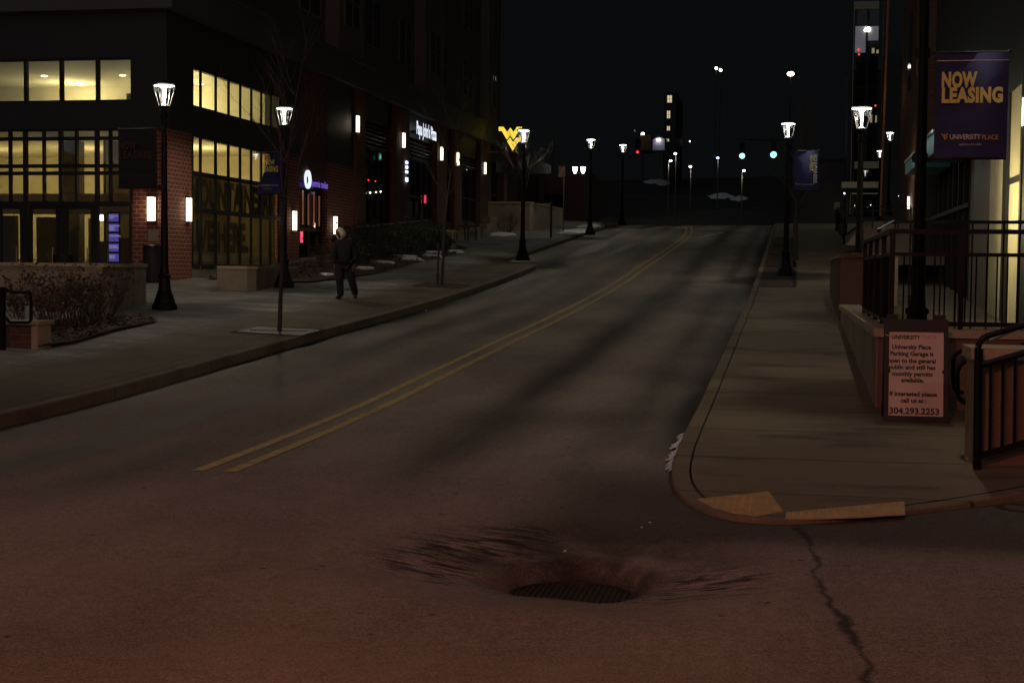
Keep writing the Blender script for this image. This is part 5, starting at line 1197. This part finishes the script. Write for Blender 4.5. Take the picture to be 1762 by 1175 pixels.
b = MB(); B1, B2 = P4(1686, 784), P4(1762, 762); b.bar(B1, ext(B1, B2, 4), .04, .05); b.build('bottom_rail', M['black'], t)
b = MB(); b.cyl(P4(1681, 806), P4(1684, 600), .036, .036, 10); b.build('post', M['black'], t)
for i in range(8):
    px = 1703 + i * 21; c1 = P4(px, 780 - (px - 1700) * .29); c2 = P4(px + 2, 624 - (px - 1700) * .29); b = MB(); b.cyl(c1, c2, .013, .013, 8); b.build('baluster', M['black'], t)
b = MB(); A1, A2 = P4(1728, 594), P4(1762, 579); b.tube([A1 + Vector((0, .9, 0)), ext(A1 + Vector((0, .9, 0)), A2 + Vector((0, .9, 0)), 4)], .02, 8); b.build('grab_rail', M['steel'], t)

# A-frame notice board
Y = GR(1577, 727).y; t0, t1, b0, b1 = (PY(px, py, Y) for px, py in ((1520, 553), (1624, 553), (1524, 727), (1631, 727)))
zb0 = right_z(b0.x, Y) + .005
t = based('notice_board', 'black A-frame board with a pinkish parking garage notice at the terrace wall corner', 'sign', (b0.x, Y, zb0))
xl_, xr_ = b0.x - .02, b1.x; zt = t0.z; zc = lambda py: PY(1575, py, Y).z
ut = (Vector((0, .16, 1))).normalized()
def panel(sgn, nm):
    b = MB(); d = Y if sgn < 0 else Y + .42; lean = .17 * (-sgn)
    top = lambda z: d + (z - zb0) * lean
    z1_, z2_ = zb0, zc(551)
    for (xa, xb, za, zb__) in ((xl_, xl_ + .045, z1_, z2_), (xr_ - .045, xr_, z1_, z2_), (xl_ + .045, xr_ - .045, z1_, zc(716)), (xl_ + .045, xr_ - .045, zc(572.5), z2_)):
        b.add([(xa, top(za), za), (xb, top(za), za), (xb, top(zb__), zb__), (xa, top(zb__), zb__), (xa, top(za) + .03, za), (xb, top(za) + .03, za), (xb, top(zb__) + .03, zb__), (xa, top(zb__) + .03, zb__)], [(0,1,2,3), (5,4,7,6), (0,4,5,1), (3,2,6,7), (0,3,7,4), (1,5,6,2)])
    for xa, xb in ((xl_ + .02, xl_ + .13), (xr_ - .15, xr_ - .03)):
        za, zb__ = z2_, z2_ + .05; b.box(xa, xb, top(za), top(za) + .03, za, zb__)
    o = b.build(nm, M['blackmat'], t); return top
top = panel(-1, 'front_frame'); panel(1, 'back_frame')
b = MB(); za, zb__ = zc(716), zc(572.5); y_ = lambda z: top(z) + .008
b.add([(xl_ + .046, y_(za), za), (xr_ - .046, y_(za), za), (xr_ - .046, y_(zb__), zb__), (xl_ + .046, y_(zb__), zb__)], [(0, 1, 2, 3)]); b.build('poster', M['poster'], t)
for zc_ in (zc(640),):
    b = MB(); b.box(xl_ + .035, xl_ + .06, top(zc_) - .006, top(zc_) + .004, zc_ - .015, zc_ + .015); b.box(xr_ - .06, xr_ - .035, top(zc_) - .006, top(zc_) + .004, zc_ - .015, zc_ + .015); b.build('clip', M['blackmat'], t)
def nl(tx, px0, px1, py, hp, m=M['ink'], bold=.055):
    p_, q_ = PY(px0, py, Y), PY(px1, py, Y); z = p_.z; text('notice_text', tx, hp / F * Y, (p_.x, y_(z), z), RX, tuple(Vector((0, .17, 1)).normalized()), m, t, width=q_.x - p_.x, bold=bold, depth=.003)
nl('UNIVERSITY', 1536, 1586, 584, 6.6); nl('PLACE', 1588, 1613, 584, 6.4, M['fadeink'])
b = MB(); p_ = PY(1525, 584, Y); mark(b, (p_.x, y_(p_.z) - .003, p_.z), RX, UZ, 8 / F * Y); b.build('printed_mark', M['fadeink'], t)
for tx, a_, c_, yb in (('University Place', 1536, 1604, 601), ('Parking Garage is', 1533, 1608, 612.5), ('open to the general', 1529, 1612, 624.5), ('public and still has', 1530, 1611, 635.5), ('monthly permits', 1536, 1606, 647), ('available.', 1552, 1591, 658), ('If interested please', 1531, 1613, 681), ('call us at :', 1550, 1595, 692.5)):
    nl(tx, a_, c_, yb, 7.2)
nl('304.293.2253', 1530, 1616, 711.5, 10.5, bold=.045)

# ------------------------------------------------------------------ right-hand building along the street
BX = 4.0
rb = based('glass_front_building', 'dark glazed building with lit cream columns along the right terrace', 'building', (BX, 30, tz))
ry = lambda px: PX(px, 400, BX).y
rp = lambda nm, b, m, par=rb: b.build(nm, m, par)
yc = [ry(p) for p in (1762, 1755, 1735, 1727, 1703, 1668, 1590)]
hz = 14
b = MB(); b.box(BX, BX + .3, 12, yc[1], tz, hz) ; rp('near_wall', b, M['panel'])
# lit recess between yc[1]..yc[4]: cream columns standing in a lit glass porch
b = MB(); b.box(BX + .35, BX + .5, 22.3, yc[4] + .1, tz, 3.2); b.box(BX, BX + 3, yc[4] + .02, yc[4] + .12, tz, 3.2) ; rp('lobby_wall', b, M['cream'])
b = MB(); b.box(BX - .02, BX + .34, yc[3] + .05, yc[4] - .02, tz, 3.4); b.box(BX, BX + .34, yc[1] + .05, yc[2] + .02, tz, 3.4); rp('column', b, M['column'])
b = MB(); b.box(BX - .04, BX + .1, yc[2] + .03, yc[3] + .04, tz, 3.4); zt_ = PX(1720, 325, BX).z; b.box(BX - .01, BX + .09, yc[1], yc[2] + .03, zt_, zt_ + .12); b.box(BX - .03, BX + .09, yc[1] - .12, yc[1] + .04, tz, 3.4); rp('mullion', b, M['frame'])
b = MB(); b.box(BX - .015, BX + .3, yc[1], 44, 3.4, hz); rp('upper_wall', b, M['panel'])
b = MB(); b.box(BX, BX + .3, yc[4] + .12, yc[5], tz, 3.4); rp('grey_panel', b, M['greypanel'])
zs_ = PX(1668, 349, BX).z
b = MB()
for y in frange(yc[5], yc[6] + 1.5, 1.25): b.box(BX - .02, BX + .12, y - .04, y + .04, tz, 3.4)
b.box(BX - .05, BX + .14, yc[5], yc[6] + 1.5, zs_ - .1, zs_); b.box(BX - .03, BX + .14, yc[5], yc[6] + 1.5, tz, tz + .3)
f = rp('shop_glazing', b, M['frame']); g = MB(); g.box(BX + .06, BX + .08, yc[5], yc[6] + 1.5, tz + .3, 3.4); rp('pane', g, M['darkglass'], f)
b = MB(); b.box(BX + .01, BX + .4, yc[6] + 1.5, 58, -1.5, hz + 2); rp('brick_wall', b, M['brickdark'])
b = MB()
for y in (50, 54):
    for za, zb in ((6.5, 9.2), (10.5, 13)): b = MB(); b.box(BX - .01, BX + .009, y - .7, y + .7, za, zb); rp('upper_window', b, M['darkglass'])
# canopies: teal-lit boxes projecting from the wall
for (p0_, p1_, lb) in ((((1607, 223), (1607, 263)), ((1587, 249), (1587, 275)), 'near projecting canopy with a pale lit edge, above and right of the near lamp post'), (((1574, 262), (1574, 287)), ((1558, 275), (1558, 296)), 'smaller far projecting canopy with a teal edge, left of the near lamp post')):
    a_ = PX(*p0_[0], 3.1); c_ = PX(*p0_[1], 3.1); e_ = PX(*p1_[0], 3.1)
    zt_, zb2 = (a_.z), c_.z
    t = based('wall_canopy', lb, 'canopy', (BX, a_.y, c_.z), 'projecting canopies on the right building')
    b = MB(); b.box(3.1, BX - .005, a_.y, e_.y, zb2, zt_ - .06); b.build('box', M['teal'], t); b = MB(); b.box(3.07, BX - .005, a_.y - .03, e_.y + .03, zt_ - .06, zt_); b.build('rim', M['whiteframe'], t)
    light('canopy_light', (2.85, (a_.y + e_.y) / 2 - 1.5, zt_ + .25), 14, (.75, .95, .9), .1)
p = PX(1566, 349, BX); make_sconce((BX + .005, p.y, p.z), -pi/2, 'slim bright sconce on the dark wall far along the right side', 8, .42, .09, 'sconces on the right building')
light('uplight', (BX - .35, p.y - 1.0, p.z + 1.2), 9, (1, .62, .36), .1)
p = PX(1771, 193, BX); make_sconce((BX - .005, p.y, p.z), -pi/2, 'bright sconce cut by the right edge of the picture', 10, .5, .2, 'sconces on the right building')
light('unseen_porch_light', (2.9, 28.0, 1.3), 110, (1, .86, .46), .12, kind='SPOT', rot=(0, radians(-90), 0), spot=150); light('unseen_porch_light', (3.1, 25.2, 1.3), 22, (1, .86, .46), .12, kind='SPOT', rot=(0, radians(-90), 0), spot=150); light('unseen_porch_light', (BX + 1.5, 28.0, 2.9), 60, (1, .82, .44), .15)  # two unseen spots added outside to brighten the columns; third stands indoors
# copper downpipe
pa, pb_ = PY(1530, -40, 57.9), PY(1514, 380, 57.9); b = MB(); b.cyl(PY(1515, 372, 57.9), PY(1529.5, -10, 57.9) + Vector((0, 0, .5)), .05, .05, 8); tag(b.build('downpipe', M['copper'], loc=tuple(PY(1515, 372, 57.9))), 'long thin copper coloured pipe lit beside the tower', 'pipe')
light('pipe_light', tuple(PY(1522, 160, 57.0)), 2.0, (1, .55, .3), .05)
# stair tower with pale frame
TY = 104.0
tw_ = based('stair_tower', 'tall glass stair tower with pale frame and a canopy on the right', 'building', tuple(PY(1490, 370, TY)))
g = lambda px, py: PY(px, py, TY)
def fr(px0, px1, py0, py1, y0=0, y1=.4): a_, c_ = g(px0, py1), g(px1, py0); return (a_.x, c_.x, TY + y0, TY + y1, a_.z, c_.z)
b = MB(); b.box(*fr(1463, 1470, 2, 372)); b.box(*fr(1513, 1521, 2, 362)); b.box(*fr(1470, 1513, 2, 16, .003, .39)); b.box(*fr(1470, 1513, 278, 290, .003, .39)); b.build('frame', M['whiteframe'], tw_)
b = MB(); b.box(*fr(1447, 1512, 315, 325, -1.4, -.002)); b.build('canopy', M['whiteframe'], tw_)
b = MB(); b.box(*fr(1464, 1510, 334, 336, -1.3, -1.2)); b.build('tie_bar', M['whiteframe'], tw_)
b = MB(); b.box(*fr(1491, 1493, 16, 278, .1, .2))
for py in (43, 92, 105, 150, 165, 210, 228): b.box(*fr(1470, 1513, py, py + 1.6, .104, .196))
b.build('mullions', M['frame'], tw_)
b = MB(); b.box(*fr(1470, 1513, 16, 278, .2, .22)); b.box(*fr(1470, 1513, 290, 372, .3, .32)); b.build('pane', M['darkglass'], tw_)
b = MB(); b.box(*fr(1471, 1490, 45, 91, .06, .09)); b.box(*fr(1493.5, 1512, 45, 70, .06, .09)); b.build('reflection_glow', M['e_cool'], tw_)  # glowing panes stand for street light reflected in the tower glass
for q_ in ((1500, 1505, 83, 92), (1508, 1512, 86, 92), (1497, 1501, 197, 211), (1506, 1509, 199, 211)): b = MB(); b.box(*fr(*q_, .05, .055)); b.build('reflection_pane', M['e_reflection'], tw_)  # smaller glowing panes, also reflected light on the dark glass
b = MB(); c_ = g(1493, 51); b.ball((c_.x, TY + .02, c_.z), .16, 8, (1.3, .4, 1)); c_ = g(1489, 53); b.ball((c_.x, TY + .02, c_.z), .06, 8, (1.3, .4, .8)); b.build('reflected_lamp', M['e_far'], tw_)  # glowing balls stand for a street lamp mirrored in the glass
for px, py in ((1477.5, 86), (1478, 94), (1506.5, 182)): c_ = g(px, py); b = MB(); b.ball((c_.x, TY + .02, c_.z), .07, 6); b.build('red_lamp', M['e_red'], tw_)
b = MB(); a_ = g(1450, 0); b.box(a_.x - 3.5, g(1463, 0).x - .01, TY + 1, TY + 12, 1, g(1450, 280).z); b.box(g(1521, 0).x + .01, 9, TY + .5, TY + 12, 1, 15); b.box(g(1463, 0).x, g(1521, 0).x, TY + .5, TY + 3, .6, 14); b.build('rear_mass', M['panel'], tw_)
light('entrance_light', tuple(PY(1478, 345, TY - 4.0)), 14, (1, .84, .55), .1)
for i, (px, py, lb) in enumerate(((1453, 333, 'small white light left of the tower canopy'), (1498, 353, 'tiny bluish light under the tower canopy'), (1546.5, 337.5, 'tiny light on the dark wall right of the tower'))):
    c_ = PY(px, py, TY - 1.6); b = MB(); b.ball(c_, .06 if i == 0 else .03, 8); tag(b.build('small_light', M['e_blue'], loc=tuple(c_)), lb, 'light')
# dark building closing the street end on the right
eb = based('far_corner_building', 'dark building beyond the right end of the street with two wall lights', 'building', (-.5, 112, 3)); b = MB(); b.box(-.6, 12, 119, 124, 2.5, 9); b.build('wall', M['blackmat'], eb)
for i, (px, py) in enumerate(((1418, 336), (1430, 336))):
    c_ = PY(px, py, 118.8); b = MB(); b.ball(c_, .14 if i == 0 else .10, 8); tag(b.build('wall_light', M['e_far'], loc=tuple(c_)), ('left, brighter of two round lights on the far dark building', 'right, dimmer of two round lights on the far dark building')[i], 'light'); light('wall_light_glow', c_ + Vector((0, -.5, 0)), 9, (1, .85, .65), .1)

# ------------------------------------------------------------------ far end of the street
def signal(px, py, s, label, e, n_=1, Y=104):
    p = PY(px, py, Y); t = based('traffic_signal', label, 'traffic signal', tuple(p + Vector((0, 0, -.9))), 'traffic signals at the far crossing')
    b = MB(); b.box(p.x - .19, p.x + .19, Y, Y + .25, p.z - .25, p.z + .95); b.build('housing', M['blackmat'], t)
    b = MB(); b.cyl((p.x, Y - .02, p.z), (p.x, Y, p.z), s, s, 16); b.build('lit_lens', M[e], t)
    b = MB()
    for k in (0, .36, .70):
        for i in range(8):
            a0, a1 = pi * i / 8, pi * (i+1) / 8; r_ = .16; b.add([(p.x + r_*cos(a0), Y, p.z + k + r_*sin(a0)), (p.x + r_*cos(a1), Y, p.z + k + r_*sin(a1)), (p.x + r_*cos(a1), Y - .2, p.z + k + r_*sin(a1)), (p.x + r_*cos(a0), Y - .2, p.z + k + r_*sin(a0))], [(0, 1, 2, 3)])
    b.build('visors', M['blackmat'], t); return p
g1 = signal(1277, 268.5, .19, 'green traffic signal, left of the two green ones', 'e_green'); g2 = signal(1331, 266.5, .22, 'green traffic signal, right of the two green ones', 'e_green')
r1 = signal(1097, 262, .10, 'traffic signal showing dim red at the left of the crossing', 'e_red')
t = based('signal_mast', 'thin dark mast arm holding the green signals over the crossing', 'signal mast', (-.2, 104, 3)); b = MB(); b.cyl((-.2, 104.4, 3), (-.2, 104.4, g1.z + 1.4), .10, .08, 8); b.build('mast', M['blackmat'], t); b = MB(); b.cyl((-.2, 104.4, g1.z + 1.1), (g1.x - .5, 104.4, g1.z + 1.2), .05, .04, 6); b.build('arm', M['blackmat'], t)
rnd = random.Random(3)
# lamps along the hill
far = [(1154, 277, 308, 190, 'low left street lamp on the hillside road, beside a taller one'), (1162, 265, 322, 175, 'taller hillside street lamp next to the lit stair windows'), (1188, 287, 330, 165, 'hillside street lamp standing left of centre'), (1235, 272, 310, 210, 'bluish street lamp high on the hillside'), (1280, 294, 340, 150, 'hillside street lamp with a brown lit pole, right of centre')]
for i, (px, py, pyb, Y, lb) in enumerate(far):
    p = PY(px, py, Y); q_ = PY(px - (4 if i in (0, 4) else 0), pyb, Y); zz = hill_z(p.x, Y); t = based('hill_lamp', lb, 'street lamp', (q_.x, Y, zz), 'street lamps on the hillside')
    b = MB(); b.cyl((q_.x, Y, zz - .5), (q_.x, Y, p.z - .3), .09, .06, 6); b.cyl((q_.x, Y, p.z - .3), (p.x - .1, Y, p.z + .1), .05, .05, 6); b.build('pole', M['steel'], t)
    k = Y / 150; b = MB(); b.ball((p.x, Y - .1, p.z), .12 * k, 8, (1.3, 1, .8)); b.build('lamp_head', M['e_blue' if i == 3 else 'e_far'], t)
    light('hill_light', (p.x + .1, Y - .6, p.z - .6), 60 * k * k * (.5 if i == 3 else 1), (.8, .85, 1) if i == 3 else (1, .80, .62), .1)
for i, (px, py, Y, r_, e, lb) in enumerate(((1232.5, 118, 330, .33, 'e_far', 'left one of two small lights high in the sky on the hill top'), (1240, 121, 330, .33, 'e_far', 'right one of two small lights high on the hill top'), (1360.5, 127.5, 150, .26, 'e_far', 'oval floodlight on a tall mast above the green signals'), (1106, 231, 250, .30, 'e_far', 'warm lamp left of the bluish lit house'), (892.5, 281, 120, .16, 'e_blue', 'small bluish white light below the yellow sign, upper of two'), (892, 308.5, 120, .12, 'e_blue', 'small bluish white light below the yellow sign, lower of two'), (1187, 243.5, 260, .12, 'e_far', 'tiny light on the hillside right of the lit stair windows'), (1092, 225, 250, .16, 'e_cool', 'very dim lamp above the red signal'))):
    p = PY(px, py, Y); t = based('distant_light', lb, 'light', tuple(p)); b = MB(); b.ball(p, r_, 8, (1.4, 1, .9) if i == 2 else (1, 1, 1)); b.build('lamp_head', M[e], t)
    if i < 4: b = MB(); b.cyl((p.x, Y + .5, hill_z(p.x, Y) - 1 if Y > 124 else 3), (p.x, Y + .5, p.z), .06, .05, 6); b.build('mast', M['blackmat'], t)
# far houses
t = based('hill_stair_tower', 'far dark building with a column of lit stair windows', 'building', (PY(1150, 250, 240).x, 240, 15))
g = lambda px, py: PY(px, py, 240)
b = MB(); a_, c_ = g(1141, 262), g(1163, 158); b.box(a_.x, c_.x, 240.3, 256, a_.z - 4, c_.z); b.build('wall', M['blackmat'], t)
for (px0, px1, py0, py1) in ((1148, 1156, 164, 177), (1147.5, 1153, 190.5, 204), (1147.5, 1152.5, 217, 225), (1145, 1151, 239, 244), (1144, 1147, 246, 258)):
    a_, c_ = g(px0, py1), g(px1, py0); b = MB(); b.box(a_.x - .05, c_.x + .05, 240.2, 240.3, a_.z - .05, c_.z + .05); f = b.build('window', M['frame'], t)
    b = MB(); m_ = (a_.x + c_.x) / 2; n_ = max(1, round((c_.z - a_.z) / .6))
    for i in range(n_): zA_, zB_ = lerp(a_.z, c_.z, i / n_) + .03, lerp(a_.z, c_.z, (i + 1) / n_) - .03; b.box(a_.x, m_ - .03, 240.15, 240.2, zA_, zB_); b.box(m_ + .03, c_.x, 240.15, 240.2, zA_, zB_)
    b.build('pane', M['e_win'], f)
t = based('lit_gable_house', 'small house front washed in bluish light on the hill', 'building', (PY(1133, 258, 235).x, 235, 18)); g = lambda px, py: PY(px, py, 235)
a_, c_ = g(1123, 259), g(1144, 240); b = MB(); b.prism([(0, 0), (c_.x - a_.x, 0), (c_.x - a_.x, c_.z - a_.z), ((c_.x - a_.x) / 2, c_.z - a_.z + .5), (0, c_.z - a_.z)], (a_.x, 235, a_.z), (1, 0, 0), (0, 0, 1), 4); b.build('wall', mat('pale_boards', (.45, .45, .5), .8, .1, 2), t)
b = MB(); b.ball(((a_.x + c_.x) / 2, 234.7, c_.z - .1), .22, 8, (1.6, 1, .6)); b.build('gable_lamp', M['e_far'], t); light('gable_light', ((a_.x + c_.x) / 2, 233.9, c_.z - .2), 16, (.45, .5, 1), .1)
b = MB(); b.prism([(-.3, 0), ((c_.x - a_.x) / 2, .6), (c_.x - a_.x + .3, 0), ((c_.x - a_.x) / 2, .35)], (a_.x, 234.9, c_.z - .02), (1, 0, 0), (0, 0, 1), 4.2); b.build('roof', M['blackmat'], t)
t = based('warm_house', 'low dim warm house left of the bluish lit one', 'building', (PY(1110, 258, 245).x, 245, 18)); g = lambda px, py: PY(px, py, 245); a_, c_ = g(1100, 259), g(1121, 232); b = MB(); b.box(a_.x, c_.x, 245.2, 252, a_.z, c_.z); b.build('wall', M['brickdark'], t)
light('house_light', tuple(PY(1106, 233, 243.5)), 7, (1, .8, .55), .1)
# snowy verges
for i, (cx, cy, w_, d_) in enumerate(((1127, 313, 42, 9), (1143, 316, 26, 9), (1240, 338, 50, 4), (1272, 343, 36, 6))):
    p = solve(cx, cy, hill_z); snow(0, 0, 0, 0, None, hill_z, world=(p.x, p.y, w_ / 2 * p.y / F, 5 if i < 2 else 4), seed=40 + i, th=.25, label=('dim snow bank left on the hillside', 'snow bank under the two hillside lamps', 'thin snow verge along the hill road', 'snow verge under the right hillside lamp')[i])
# left far: dark shops, signpost, brown sign
t = based('sign_post', 'thin post with a small brown sign above the snowy island', 'sign', tuple(GL(969, 401))); p = GL(969, 401); b = MB(); b.cyl(p, (p.x, p.y, p.z + 3.1), .03, .03, 6); b.build('post', M['steel'], t)
p2 = PY(965, 297, p.y); b = MB(); b.box(p2.x - .10, p2.x + .22, p.y - .05, p.y - .03, p2.z - .22, p2.z + .3); b.build('panel', M['brickdark'], t)
t = based('far_left_building', 'dim low reddish buildings beyond the retaining wall on the left', 'building', (-20, 100, 3))
b = MB(); b.box(-40, -18.5, 98, 112, 2, 8); b.box(-18.45, -14.6, 106, 112, 2, 7); b.build('wall', M['brickdark'], t)
b = MB(); b.box(-18, -16.6, 105.94, 105.99, 4.6, 5.5); b.box(-22, -20.5, 97.94, 97.99, 4.2, 6.2); b.build('window', M['darkglass'], t)
p = GL(942, 382); t = based('short_bollard', 'short pale post past the end of the retaining wall', 'bollard', tuple(p)); b = MB(); b.cyl(p, p + Vector((0, 0, 1.0)), .10, .10, 8); b.box(p.x - .3, p.x + .14, p.y - .1, p.y + .1, p.z + .95, p.z + 1.05); b.build('post', M['cap'], t)
